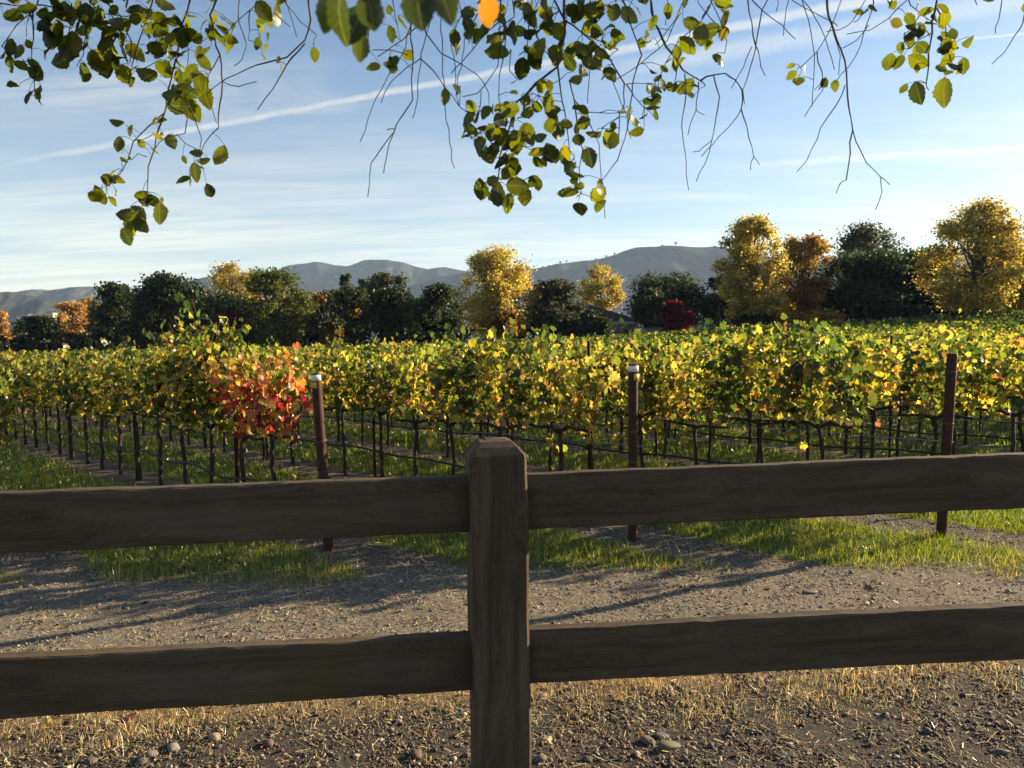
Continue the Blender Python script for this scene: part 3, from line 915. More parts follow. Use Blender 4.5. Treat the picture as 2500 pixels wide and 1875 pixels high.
def vine_wood(sh, lean):
    mt = MB()
    k = np.linspace(0, 1, 7)
    bx, by = rng.uniform(-.013, .013, 7), rng.uniform(-.013, .013, 7)
    pts = [(lean * t_ + bx[i] * (t_ > 0), by[i] * (t_ > 0), -0.06 + t_ * 0.80) for i, t_ in enumerate(k)]
    rr = 0.0185 * (1.2 - 0.3 * k) * rng.uniform(0.85, 1.2, 7)
    mt.tube(pts, rr, 7)
    mt2 = MB()
    e = pts[-1]
    for sgn in (-1, 1):
        arm = [(e[0], e[1], e[2] - 0.03)] + [(e[0] + sgn * a, e[1] * (1 - a) + rng.uniform(-.02, .02), 0.745 + rng.uniform(-.02, .02)) for a in (0.1, 0.22, 0.34)]
        mt2.tube(arm, [0.017, 0.016, 0.014, 0.011], 6)
    mt3 = MB()
    for p in sh:
        mt3.tube(p, [0.005, .0046, .004, .0034, .0026, .0016], 4)
    return mt, mt2, mt3


VAR = {}


def variant(key, *a, **kw):
    mb, sh = vine_foliage(*a, **kw)
    w1, w2, w3 = vine_wood(sh, rng.uniform(-.05, .05))
    VAR[key] = (mb.mesh('foliage_' + key, M_VINE, False, True), w1.mesh('trunk_' + key, M_BARK, True), w2.mesh('cordon_' + key, M_BARK, True), w3.mesh('canes_' + key, M_CANE, True))


for i in range(4): variant('green%d' % i, (3, 2, .4), n=285, top=1.28 + 0.03 * i)
for i in range(5): variant('mixed%d' % i, (1.3, 3, 1.3), n=275, top=1.27 + 0.03 * i, droop=0.015 * i)
for i in range(3): variant('gold%d' % i, (.5, 1.5, 3), n=260, top=1.28 + 0.03 * i)
variant('tall0', (3, 2, .5), n=540, top=1.68, half=0.46, thick=0.36, shoots=18)
variant('tall1', (1.4, 3, 1), n=480, top=1.54, half=0.46, thick=0.36, shoots=17)
variant('red0', (1.5, 3, 1.5), n=520, top=1.52, half=0.46, thick=0.36, shoots=18, red=.85)
variant('red1', (.6, 2, 2), n=320, top=1.26, half=0.28, thick=0.32, shoots=13, droop=.05, red=.95)
variant('droop0', (1, 3, 2), n=500, top=1.40, half=0.46, thick=0.36, droop=0.34, shoots=20)
COMMON = ['green0', 'green1', 'green2', 'green3', 'mixed0', 'mixed1', 'mixed2', 'mixed3', 'mixed4', 'gold0', 'gold1', 'gold2']


def vstart(k): return 4.78 - 1.75 * k if k >= 0 else 6.55


VSP = 0.64
cands = []
for k in range(-1, 70):
    for i in range(130):
        v_ = vstart(k) + 0.92 + VSP * i + rng.uniform(-.05, .05)
        u_ = U0 + k * USP
        x_, y_ = u_ * NROW[0] + v_ * DROW[0], u_ * NROW[1] + v_ * DROW[1]
        if y_ > 49 or y_ < 5: continue
        cands.append((k, i, x_, y_))
seen = [c for c in cands if abs(c[2]) < 0.745 * c[3] + 0.35]
seen.sort(key=lambda c: c[3] + (3.0 if c[0] == -1 else 0))
single = seen[:300]
chosen = set((c[0], c[1]) for c in single)
SPECIAL = {(0, 0): ('red1', 'low grapevine with mostly red leaves touching the leaning rusty post'),
           (0, 1): ('red0', 'grapevine turning orange and red left of the leaning rusty post'),
           (0, 2): ('tall0', 'tallest green grapevine beside the red and orange vine'),
           (0, 3): ('tall1', 'tall yellow green grapevine, second left of the red and orange vine'),
           (1, 1): ('tall1', 'full yellow green grapevine just left of the middle tagged post'),
           (1, 0): ('gold0', 'golden grapevine touching the tagged post in the middle'),
           (2, 0): ('green2', 'dark green grapevine at the untagged post on the right'),
           (2, 1): ('tall1', 'tall grapevine second from the untagged post on the right'),
           (2, 2): ('mixed3', 'yellowing grapevine third from the untagged post on the right'),
           (2, 3): ('droop0', 'bushy grapevine trailing leaves down to the fence rail'),
           (2, 4): ('mixed4', 'golden green grapevine beside the trailing bushy vine'),
           (-1, 0): ('mixed1', 'grapevine whose yellow leaves enter at the left edge')}
ROWNAME = {0: 'in the row of the leaning rusty post', 1: 'in the row of the middle tagged post', 2: 'in the row of the untagged post on the right'}
vine_count = {}
for (k, i, x_, y_) in single:
    sp_ = SPECIAL.get((k, i))
    key = sp_[0] if sp_ else COMMON[rng.choice(12, p=np.array([1, 1, 1, 1, 1.4, 1.4, 1.4, 1.3, 1.2, 1, 1, .8]) / 13.5)]
    if not sp_ and k == 0 and i in (4, 6): key = 'mixed2'
    fo, tr, co, ca = VAR[key]
    root = empty('grape_vine', (x_, y_, float(gzn(x_, y_))), ROWANG + (math.pi if (i % 2 and not sp_) else 0) + rng.uniform(-.06, .06))
    s_ = rng.uniform(0.93, 1.10)
    root.scale = (1.0, rng.uniform(.9, 1.1), s_)
    link('trunk', tr, root)
    link('cordon', co, root)
    link('foliage', fo, root)
    if y_ < 13: link('canes', ca, root)
    ordn = '%d%s' % (i + 1, {1: 'st', 2: 'nd', 3: 'rd'}.get((i + 1) % 10 if i + 1 not in (11, 12, 13) else 0, 'th'))
    tone = {'g': 'dark green', 'm': 'yellow green', 'o': 'golden'}['o' if key.startswith('gold') else 'g' if key.startswith('green') else 'm']
    if sp_: lab, gr = sp_[1], None
    elif k in (0, 1, 2):
        post = ['leaning rusty post', 'middle tagged post', 'untagged right post'][k]
        lab, gr = '%s grapevine, %s from the %s along its row' % (tone, ordn, post), 'vines ' + ROWNAME[k]
    elif k == -1: lab, gr = '%s grapevine at the left edge before the front row' % tone, None
    elif k < 7:
        lab, gr = '%s grapevine in the %s row, %s from the row end' % (tone, ['fourth', 'fifth', 'sixth', 'seventh'][k - 3], ordn), 'vines in the rows behind the rusty posts'
    else:
        lab, gr = '%s grapevine in the %dth row, %s from the row end' % (tone, k + 1, ordn), 'vines in the middle rows'
    tag(root, lab, 'grapevine', gr or 'end vines of the front rows')

# the rows beyond: one mass of leaves over dark trunks
fv = MB()
rest = [c for c in cands if (c[0], c[1]) not in chosen and abs(c[2]) < 0.80 * c[3] + 4 and c[3] > 9]
RX = np.array([c[2] for c in rest]); RY = np.array([c[3] for c in rest])
cnt = np.clip(120 * (16 / np.maximum(RY, 16)) ** 0.9, 34, 120).astype(int)
tot = int(cnt.sum())
rep = np.repeat(np.arange(len(rest)), cnt)
hgt = (1.38 + 0.10 * snoise(RX, RY, 0.9, 4) + rng.normal(0, .05, len(rest)))[rep]
s = rng.uniform(-.36, .36, tot)
q = rng.beta(1.35, 1.0, tot)
z = 0.72 + (hgt - 0.72) * q + np.where(rng.uniform(0, 1, tot) < .04, rng.uniform(0, .2, tot), 0)
side = rng.choice([-1, 1], tot)
c_ = side * 0.27 * rng.uniform(0, 1, tot) ** .55
px_ = RX[rep] + s * DROW[0] + c_ * NROW[0]
py_ = RY[rep] + s * DROW[1] + c_ * NROW[1]
nrm = np.stack([side * .7 * NROW[0] + rng.normal(0, .5, tot), side * .7 * NROW[1] + rng.normal(0, .5, tot), rng.normal(.35, .45, tot)], 1)
col = pick(tot, MIXED, 0.22)
gm = rng.uniform(0, 1, tot) < np.clip(0.80 + 0.4 * snoise(px_, py_, 0.7, 6), 0, 1)
col[gm] = pick(int(gm.sum()), GREEN, 0.22)
col *= 0.78  # greener, darker leaf colour stands in for tree shadow on the far rows
fsz = 0.135 * np.clip((RY[rep] / 16) ** 0.42, 1, 1.8) * rng.uniform(.8, 1.25, tot)
fv.leaves(LEAF4_V, LEAF4_F, np.stack([px_, py_, gz(px_, py_) + z], 1), nrm, rng.uniform(0, 6.28, tot), fsz, np.clip(col, .004, .7))
tag(link('vine_rows', fv.mesh('vine_rows', M_VINE, False, True)), 'far rows of yellow green vines running up to the trees', 'vineyard', kind='stuff')

# ------------------------------------------------------------------ rusty posts, stakes, hoses, wires
def rust_mat(name, c1, c2, c3):
    ma, t = mat(name)
    ob = t.texco('Object')
    n = t.noise(ob, 14, 6, 0.7, 0.4)
    n2 = t.noise(ob, 90, 3, 0.6)
    col = t.ramp(n, [(0.25, c1), (0.5, c2), (0.78, c3)])
    col = t.mix(t.math('MULTIPLY', n2, 0.4), col, (0.03, 0.018, 0.014, 1))
    finish(t, principled(t, col, 0.75, 0.35, t.bump(n2, 0.4, 0.002), 0.15))
    return ma


M_RUST = rust_mat('rusty_steel', (0.018, 0.009, 0.007), (0.046, 0.017, 0.010), (0.10, 0.033, 0.015))
M_TAGW = plain('white_tag', (0.62, 0.62, 0.60), (0.75, 0.75, 0.73), 20, 0.5)
M_TAGY = plain('yellow_tag', (0.50, 0.30, 0.03), (0.62, 0.40, 0.06), 20, 0.5)
M_HOSE = plain('black_hose', (0.012, 0.013, 0.012), (0.03, 0.032, 0.03), 30, 0.55)
M_WIRE = plain('steel_wire', (0.16, 0.15, 0.14), (0.26, 0.25, 0.23), 30, 0.45)


M_BAND = rust_mat('rusty_band', (0.04, 0.028, 0.022), (0.09, 0.065, 0.05), (0.15, 0.11, 0.085))


def end_post(top, bot, label, tags):
    """top and bottom photo pixels of a pipe post"""
    d0 = 5.5
    for _ in range(12):
        b = pix(bot[0], bot[1], d0)
        gh = float(gzn(b.x, d0))
        d0 *= (EYE - gh) / max(EYE - b.z, .01)
    b = pix(bot[0], bot[1], d0); tp = pix(top[0], top[1], d0)
    root = empty('vineyard_post', tuple(b))
    tl = tp - b
    r_ = 0.037
    mb = MB()
    n = 9
    ax = tl.normalized()
    prof = [(-0.25, r_), (0, r_)] + [(t_ * tl.length, r_) for t_ in np.linspace(.1, .985, 6)] + [(tl.length - .004, r_), (tl.length, r_ * .9)]
    mb.tube([tuple(ax * p[0]) for p in prof], [p[1] for p in prof], 18)
    link('pipe', mb.mesh('pipe', M_RUST, True), root)
    for fr in (0.36, 0.62, 0.9 if not tags else 0.45):
        c = ax * (tl.length * fr)
        m2 = MB()
        m2.tube([tuple(c - ax * .006), tuple(c + ax * .006)], [r_ + .0025, r_ + .0025], 18)
        link('tie_band', m2.mesh('tie_band', M_BAND, True), root)

    def plate(name, z0, z1, a0, a1, rad_, mt_):
        th = np.radians(np.linspace(a0, a1, 9))
        v = []
        for rr_ in (rad_, rad_ + .0015):
            for zz_ in (z0, z1):
                for a_ in th:
                    p = ax * zz_ + Vector((math.cos(a_) * rr_, math.sin(a_) * rr_, 0))
                    v.append(tuple(p))
        m_ = 9
        f = []
        for g_ in range(m_ - 1):
            f += [(g_, g_ + 1, m_ + g_ + 1, m_ + g_), (2 * m_ + g_, 3 * m_ + g_, 3 * m_ + g_ + 1, 2 * m_ + g_ + 1),
                  (g_, 2 * m_ + g_, 2 * m_ + g_ + 1, g_ + 1), (m_ + g_, m_ + g_ + 1, 3 * m_ + g_ + 1, 3 * m_ + g_)]
        link(name, MB().add(v, None, f).mesh(name, mt_, True), root)
    if tags:
        H = tl.length
        plate('white_tag', H - .058, H - .012, 185, 345, r_ + .003, M_TAGW)
        if tags == 1:
            plate('yellow_tag', H - .112, H - .066, 190, 285, r_ + .006, M_TAGY)
        else:
            plate('yellow_tag', H - .125, H - .075, 265, 350, r_ + .007, M_TAGY)
    tag(root, label, 'post', 'rusty end posts of the vine rows')
    return root, b


end_post((771, 911), (803, 1345), 'leaning rusty end post with white and yellow tags beside the red vine', 1)
end_post((1546, 889), (1545, 1318), 'rusty end post with white tag in the middle of the vineyard front', 2)
end_post((2325, 863), (2298, 1308), 'untagged rusty end post near the right edge', 0)

# thin steel line stakes standing in the rows
for (k, i, h_, lab) in [(0, 1, 1.25, 'dark line stake inside the red and orange vine'), (0, 5, 1.45, 'dark line stake in the front row left of the tall vines'),
                        (0, 9, 1.42, 'dark line stake far along the front row at the left'),
                        (1, 4, 1.36, 'dark line stake in the middle row seen right of the leaning post'), (1, 8, 1.45, 'dark line stake farther along the middle row behind the leaning post'),
                        (2, 4, 1.56, 'dark line stake rising above the vines right of the middle post'), (2, 6, 1.52, 'second dark line stake right of the middle post'),
                        (3, 3, 1.45, 'dark line stake behind the trailing bushy vine'), (3, 7, 1.50, 'dark line stake above the vines behind the wooden post'),
                        (4, 6, 1.55, 'dark line stake in the fifth row behind the tagged post'), (4, 11, 1.55, 'dark line stake above the vines right of the leaning post'),
                        (5, 5, 1.55, 'dark line stake in the sixth row toward the right'), (5, 11, 1.58, 'dark line stake in the sixth row behind the middle vines')]:
    v_ = vstart(k) + 0.92 + VSP * i + 0.09
    u_ = U0 + k * USP
    x_, y_ = u_ * NROW[0] + v_ * DROW[0], u_ * NROW[1] + v_ * DROW[1]
    rt = empty('line_stake', (x_, y_, float(gzn(x_, y_))), ROWANG)
    link('shaft', MB().box((-.004, -.019, -.2), (.004, .019, h_)).box((-.020, -.0035, -.2), (-.0045, .0035, h_ - .003)).mesh('shaft', M_RUST), rt)
    for zz_ in (0.74, 1.05, h_ - .06):
        link('wire_notch', MB().box((-.012, -.026, zz_), (.006, -.0195, zz_ + .03)).mesh('wire_notch', M_RUST), rt)
    tag(rt, lab, 'stake', 'line stakes in the vine rows')


def row_line(name, k, zf, r_, matl, label, cat, group, sag=0.02, i1=26, off=0.0):
    pts = []
    for v_ in np.arange(vstart(k) - 0.02, vstart(k) + i1 * VSP, 0.16):
        u_ = U0 + k * USP + off
        x_, y_ = u_ * NROW[0] + v_ * DROW[0], u_ * NROW[1] + v_ * DROW[1]
        a_ = (v_ - vstart(k)) / VSP
        pts.append((x_, y_, float(gz(x_, y_)) + zf - sag * (0.5 - 0.5 * math.cos(a_ * 2 * math.pi / 2.0)) + 0.012 * math.sin(v_ * 1.7 + k * 2)))
    mb = MB().tube(pts, r_, 6)
    return tag(link(name, mb.mesh(name, matl, True)), label, cat, group)


ROWTXT = ['the front row with the red vine', 'the row of the middle tagged post', 'the row of the untagged right post', 'the fourth row', 'the fifth row', 'the sixth row']
for k in range(6):
    row_line('drip_hose', k, 0.40, 0.011, M_HOSE, 'black drip hose strung low along ' + ROWTXT[k], 'hose', 'drip hoses along the rows', 0.02 if k else 0.05, off=-0.03)
    row_line('trellis_wire', k, 0.745, 0.003, M_WIRE, 'thin trellis wire at trunk height along ' + ROWTXT[k], 'wire', 'trellis wires along the rows', 0.01, off=0.012)

# ------------------------------------------------------------------ grass, straw, gravel, litter
BL_V = [(-0.5, 0, 0), (0.5, 0, 0), (0.36, 0.55, 0.05), (-0.36, 0.55, 0.05), (0.0, 1.0, 0.26)]
BL_F = [(0, 1, 2), (0, 2, 3), (3, 2, 4)]


def blades(mb, x, y, hgt_, wid, cols, lean=0.45):
    n = len(x)
    az = rng.uniform(0, 2 * np.pi, n)
    tilt = np.abs(rng.normal(0, lean, n))
    up = np.stack([np.sin(tilt) * np.cos(az), np.sin(tilt) * np.sin(az), np.cos(tilt)], 1)
    az2 = rng.uniform(0, 2 * np.pi, n)
    h = np.stack([np.cos(az2), np.sin(az2), np.zeros(n)], 1)
    nrm = np.cross(up, h); nrm /= np.linalg.norm(nrm, axis=1, keepdims=True) + 1e-9
    xx = np.cross(up, nrm)
    tv = np.array(BL_V)
    pos = np.stack([x, y, gzn(x, y) - 0.004], 1)
    V = (pos[:, None] + tv[None, :, 0, None] * wid[:, None, None] * xx[:, None] + tv[None, :, 1, None] * hgt_[:, None, None] * up[:, None]
         + tv[None, :, 2, None] * hgt_[:, None, None] * nrm[:, None])
    F = (np.array(BL_F)[None] + (np.arange(n) * 5)[:, None, None]).reshape(-1, 3)
    mb.add(V.reshape(-1, 3), F, None, np.repeat(cols, 5, 0))


GPAL = [((0.13, 0.175, 0.026), 4), ((0.21, 0.24, 0.038), 4), ((0.06, 0.095, 0.018), 2), ((0.32, 0.28, 0.08), 1.2)]
mb = MB()
for (y0, y1, dens, hh, ww) in [(4.3, 6.6, 8200, .048, .0036), (6.6, 9.5, 2600, .06, .0062), (9.5, 14, 620, .08, .014), (14, 20, 200, .09, .022)]:
    xm = 0.76 * y1 + .3
    n = int((y1 - y0) * 2 * xm * dens)
    x = rng.uniform(-xm, xm, n); y = rng.uniform(y0, y1, n)
    keep = (np.abs(x) < .76 * y + .3) & (rng.uniform(0, 1, n) < grass_mask(x, y) * (0.55 + 0.45 * snoise(x, y, 3.0, 9)))
    x, y = x[keep], y[keep]; n = len(x)
    gm_ = grass_mask(x, y)
    h_ = hh * rng.lognormal(-.05, .5, n) * (0.5 + .55 * gm_)
    c_ = pick(n, GPAL, .2)
    dry = rng.uniform(0, 1, n) < np.clip((5.15 - y) * 1.1, 0, .55)
    c_[dry] = pick(int(dry.sum()), [((0.36, 0.29, 0.11), 2), ((0.26, 0.25, 0.07), 2)], .2)
    blades(mb, x, y, h_, ww * rng.uniform(.7, 1.3, n), c_, .5)
tag(link('grass', mb.mesh('grass', M_GRASS, False, True)), 'green grass strips growing between the vine rows', 'grass', kind='stuff')

SPAL = [((0.64, 0.48, 0.23), 4), ((0.52, 0.37, 0.16), 3), ((0.70, 0.57, 0.34), 2), ((0.32, 0.27, 0.10), 1)]
mb = MB()
n = 230000
x = rng.uniform(-3.4, 3.6, n); y = rng.uniform(2.2, 4.4, n)
tuft = np.clip(0.5 + 0.9 * snoise(x, y, 4.5, 3.0), 0.22, 1)
keep = rng.uniform(0, 1, n) < dry_mask(x, y) * tuft * np.where(np.abs(x + .55) < .5, .45, 1.0)
x, y = x[keep], y[keep]; n = len(x)
blades(mb, x, y, rng.lognormal(math.log(.026), .55, n), rng.uniform(.0014, .003, n), pick(n, SPAL, .25), .8)
# broken straw lying about
n = 30000
x = rng.uniform(-4.5, 4.8, n); y = rng.uniform(2.3, 5.6, n)
pos = np.stack([x, y, gzn(x, y) + rng.uniform(.002, .012, n)], 1)
nr = np.stack([rng.normal(0, .25, n), rng.normal(0, .25, n), np.ones(n)], 1)
lv = [(-.5, -.5, 0), (.5, -.5, 0), (.5, .5, 0), (-.5, .5, 0)]
L_ = rng.lognormal(math.log(.028), .5, n)
mb.leaves(lv, [(0, 1, 2), (0, 2, 3)], pos, nr, rng.uniform(0, 6.28, n), np.stack([rng.uniform(.0015, .0035, n), L_, L_], 1), pick(n, SPAL, .25))
tag(link('dry_grass', mb.mesh('dry_grass', M_STRAW, False, True)), 'straw coloured dry grass and chaff along the track edge', 'dry grass', kind='stuff')

# gravel
def ico():
    p = (1 + 5 ** .5) / 2
    v = np.array([(-1, p, 0), (1, p, 0), (-1, -p, 0), (1, -p, 0), (0, -1, p), (0, 1, p), (0, -1, -p), (0, 1, -p), (p, 0, -1), (p, 0, 1), (-p, 0, -1), (-p, 0, 1)], float)
    v /= np.linalg.norm(v[0])
    f = np.array([(0, 11, 5), (0, 5, 1), (0, 1, 7), (0, 7, 10), (0, 10, 11), (1, 5, 9), (5, 11, 4), (11, 10, 2), (10, 7, 6), (7, 1, 8), (3, 9, 4), (3, 4, 2), (3, 2, 6), (3, 6, 8), (3, 8, 9),
                  (4, 9, 5), (2, 4, 11), (6, 2, 10), (8, 6, 7), (9, 8, 1)])
    return v, f


ICV, ICF = ico()


def subdiv(v, f):
    v = list(map(tuple, v)); cache = {}; out = []

    def midp(a, b):
        key = (min(a, b), max(a, b))
        if key not in cache:
            m_ = (np.array(v[a]) + np.array(v[b])) / 2
            v.append(tuple(m_ / np.linalg.norm(m_))); cache[key] = len(v) - 1
        return cache[key]
    for a, b, c in f:
        ab, bc, ca_ = midp(a, b), midp(b, c), midp(c, a)
        out += [(a, ab, ca_), (b, bc, ab), (c, ca_, bc), (ab, bc, ca_)]
    return np.array(v), np.array(out)


IC2V, IC2F = subdiv(ICV, ICF)
IC3V, IC3F = subdiv(IC2V, IC2F)
OCV = np.array([(1, 0, 0), (-1, 0, 0), (0, 1, 0), (0, -1, 0), (0, 0, 1), (0, 0, -1)], float)
OCF = np.array([(0, 2, 4), (2, 1, 4), (1, 3, 4), (3, 0, 4), (2, 0, 5), (1, 2, 5), (3, 1, 5), (0, 3, 5)])


def pebble_mat():
    ma, t = mat('pebble')
    c = t.attr('Col')
    n = t.noise(t.n.new('ShaderNodeNewGeometry').outputs['Position'], 260, 4, 0.65)
    c = t.mix(t.math('MULTIPLY', n, 0.6), c, t.mix(1.0, c, (0.55, 0.52, 0.5, 1), 'MULTIPLY'))
    finish(t, principled(t, c, 0.72, 0.35, t.bump(n, 0.35, 0.002)))
    return ma


M_PEB = pebble_mat()
PPAL = [((0.105, 0.082, 0.058), 5), ((0.17, 0.135, 0.095), 4), ((0.06, 0.049, 0.038), 4), ((0.27, 0.21, 0.14), 2.4), ((0.20, 0.12, 0.075), 1.2), ((0.40, 0.35, 0.28), 1.0)]


def stones(mb, tv, tf, x, y, size, pal, sink=.3):
    n = len(x)
    sq = np.stack([size * rng.uniform(.75, 1.35, n), size * rng.uniform(.6, 1.1, n), size * rng.uniform(.38, .75, n)], 1)
    pos = np.stack([x, y, gzn(x, y) + sq[:, 2] * (1 - 2 * sink) * .9], 1)
    nr = np.stack([rng.normal(0, .3, n), rng.normal(0, .3, n), np.ones(n)], 1)
    k = len(tv)
    jv = 1 + rng.normal(0, .11, (n, k, 1))
    nr /= np.linalg.norm(nr, axis=1, keepdims=True)
    a_ = rng.uniform(0, 6.28, n)
    h = np.stack([np.cos(a_), np.sin(a_), np.zeros(n)], 1)
    yv = np.cross(nr, h); yv /= np.linalg.norm(yv, axis=1, keepdims=True); xv = np.cross(yv, nr)
    T_ = np.asarray(tv)[None] * jv * sq[:, None, :]
    V = pos[:, None] + T_[..., 0:1] * xv[:, None] + T_[..., 1:2] * yv[:, None] + T_[..., 2:3] * nr[:, None]
    F = (np.asarray(tf)[None] + (np.arange(n) * k)[:, None, None]).reshape(-1, 3)
    mb.add(V.reshape(-1, 3), F, None, np.repeat(pick(n, pal, .22), k, 0))


mb = MB()
n = 86000
x = rng.uniform(-3.0, 3.2, n); y = 1.6 + 2.2 * rng.uniform(0, 1, n)
dm = y - 3.08 - .105 * x
keep = rng.uniform(0, 1, n) < np.where(dm < 0, 1.0, np.clip(.55 - dm * 1.2, .06, 1)) * np.where(y < 2.3, .35, 1)
x, y = x[keep], y[keep]; n = len(x)
sz_ = rng.lognormal(math.log(.0043), .42, n)
bigm = sz_ > .0062
stones(mb, ICV, ICF, x[bigm], y[bigm], sz_[bigm], PPAL)
stones(mb, OCV, OCF, x[~bigm], y[~bigm], sz_[~bigm], PPAL)
n = 800
x = rng.uniform(-3.0, 3.2, n); y = rng.uniform(1.8, 3.35, n)
stones(mb, IC2V, IC2F, x, y, rng.lognormal(math.log(.0088), .34, n), PPAL, .25)
n = 60000
x = rng.uniform(-5.5, 6, n); y = rng.uniform(3.3, 6.2, n)
keep = (np.abs(x) < .78 * y + .3) & (rng.uniform(0, 1, n) > grass_mask(x, y))
x, y = x[keep], y[keep]; n = len(x)
stones(mb, OCV, OCF, x, y, rng.lognormal(math.log(.0052), .42, n), [((0.19, 0.167, 0.142), 4), ((0.28, 0.25, 0.21), 2), ((0.11, 0.097, 0.083), 3), ((0.42, 0.39, 0.34), .4)])
tag(link('gravel', mb.mesh('gravel', M_PEB, True, True)), 'dark gravel and small pebbles scattered behind the fence', 'gravel', kind='stuff')

# the few larger stones
def ground_hit(px, py):
    d0 = 3.0
    for _ in range(14):
        b = pix(px, py, d0)
        d0 *= (EYE - float(gzn(b.x, d0))) / max(EYE - b.z, .01)
    return pix(px, py, d0)


BIG = [((1632, 1826), 50, (0.20, 0.175, 0.12), 'long flat tan stone in the gravel right of the wooden post', (1.3, .55, .45)),
       ((1583, 1812), 34, (0.15, 0.135, 0.11), 'brownish stone touching the long flat tan stone', (1, .8, .6)),
       ((1320, 1856), 26, (0.24, 0.22, 0.22), 'small grey violet stone right beside the wooden post', (1, .8, .7)),
       ((1438, 1856), 26, (0.17, 0.15, 0.10), 'small tan oval stone below the dry stalks', (1.2, .7, .5)),
       ((1614, 1800), 30, (0.17, 0.17, 0.17), 'grey stone half sunk above the long flat stone', (1.2, .8, .5)),
       ((220, 1862), 28, (0.16, 0.15, 0.12), 'grey rounded stone at the bottom left in the gravel', (1, .8, .7)),
       ((345, 1862), 26, (0.20, 0.19, 0.17), 'pale rounded stone at the bottom left beside a grey one', (1, .8, .6)),
       ((424, 1830), 30, (0.33, 0.30, 0.26), 'pale broken stone on the gravel below the left rail', (1, .8, .7)),
       ((368, 1846), 28, (0.26, 0.235, 0.19), 'light tan stone on the gravel below the left rail', (1.2, .8, .6)),
       ((524, 1803), 28, (0.36, 0.30, 0.22), 'cream stone leaning on another below the left rail', (1.1, .8, .7)),
       ((1976, 1447), 24, (0.22, 0.20, 0.17), 'flat grey stone lying on the sunlit dirt track', (1.5, .7, .35)),
       ((500, 1483), 34, (0.24, 0.22, 0.19), 'flat stone on the track below the near grass patch', (1.6, .7, .3)),
       ((2262, 1788), 22, (0.16, 0.15, 0.13), 'round dark stone in the gravel at the right', (1, .9, .7)),
       ((2440, 1838), 34, (0.13, 0.125, 0.11), 'flat dark stone in the gravel at the bottom right', (1.4, .8, .4))]
for (p_, szp, c_, lab, prop) in BIG:
    b = ground_hit(*p_)
    s_ = szp / FPX * b.y / 2 * 1.05
    c_ = tuple(0.62 * v_ for v_ in c_)
    jit = 1 + 0.16 * np.sin(IC3V[:, 2:3] * 2.3 + IC3V[:, 0:1] * 2 + rng.uniform(0, 6)) + 0.10 * np.sin(IC3V[:, 0:1] * 3 + rng.uniform(0, 6)) + 0.06 * np.sin(IC3V[:, 1:2] * 5 + rng.uniform(0, 6)) + rng.normal(0, .012, (len(IC3V), 1))
    mb = MB().add(IC3V * jit * np.array(prop) * s_, IC3F, None, np.array(c_))
    o = link('stone', mb.mesh('stone', M_PEB, True, True))
    o.location = (b.x, b.y, b.z + s_ * prop[2] * .3)
    o.rotation_euler = (rng.uniform(-.12, .12), rng.uniform(-.12, .12), rng.uniform(-.5, .5))
    tag(o, lab, 'stone', 'larger stones on the ground')

# fallen leaves
mb = MB()
n = 700
x = rng.uniform(-7, 8, n); y = np.where(rng.uniform(0, 1, n) < .12, rng.uniform(2.4, 5, n), rng.uniform(5, 12, n))
pos = np.stack([x, y, gzn(x, y) + .012], 1)
nr = np.stack([rng.normal(0, .5, n), rng.normal(0, .5, n), np.ones(n)], 1)
mb.leaves(GL_V, GL_F, pos, nr, rng.uniform(0, 6.28, n), rng.uniform(.03, .075, n) * np.where(y < 4.2, .6, 1),
          pick(n, [((0.13, 0.075, 0.04), 4), ((0.20, 0.135, 0.07), 3), ((0.08, 0.05, 0.03), 3), ((0.28, 0.21, 0.10), 1)], .25))
tag(link('fallen_leaves', mb.mesh('fallen_leaves', M_LITTER, False, True)), 'brown fallen leaves scattered over track and soil', 'leaves', kind='stuff')
for p_, c_, sz_, lab in [((1628, 1396), (0.62, 0.10, 0.04), .05, 'bright orange red fallen leaf on the track right of the wooden post'),
                         ((118, 1772), (0.42, 0.27, 0.06), .06, 'yellow fallen leaf in the dry grass under the left rail'),
                         ((310, 1760), (0.14, 0.05, 0.03), .07, 'dark red crumpled leaf in the dry grass under the left rail'),
                         ((1570, 1795), (0.34, 0.13, 0.05), .035, 'orange scrap of leaf on the gravel above the tan stone'),
                         ((1335, 1812), (0.55, 0.45, 0.24), .05, 'pale folded leaf on the gravel beside the wooden post')]:
    b = ground_hit(*p_)
    m2 = MB().leaves(GL_V, GL_F, [(0, 0, 0)], [(0.15, -.4, .9)], np.array([rng.uniform(0, 6)]), np.array([sz_]), np.array([c_]))
    o = link('fallen_leaf', m2.mesh('fallen_leaf', M_LITTER, False, True))
    o.location = (b.x, b.y, b.z + sz_ * .2)
    tag(o, lab, 'leaf', 'single fallen leaves')

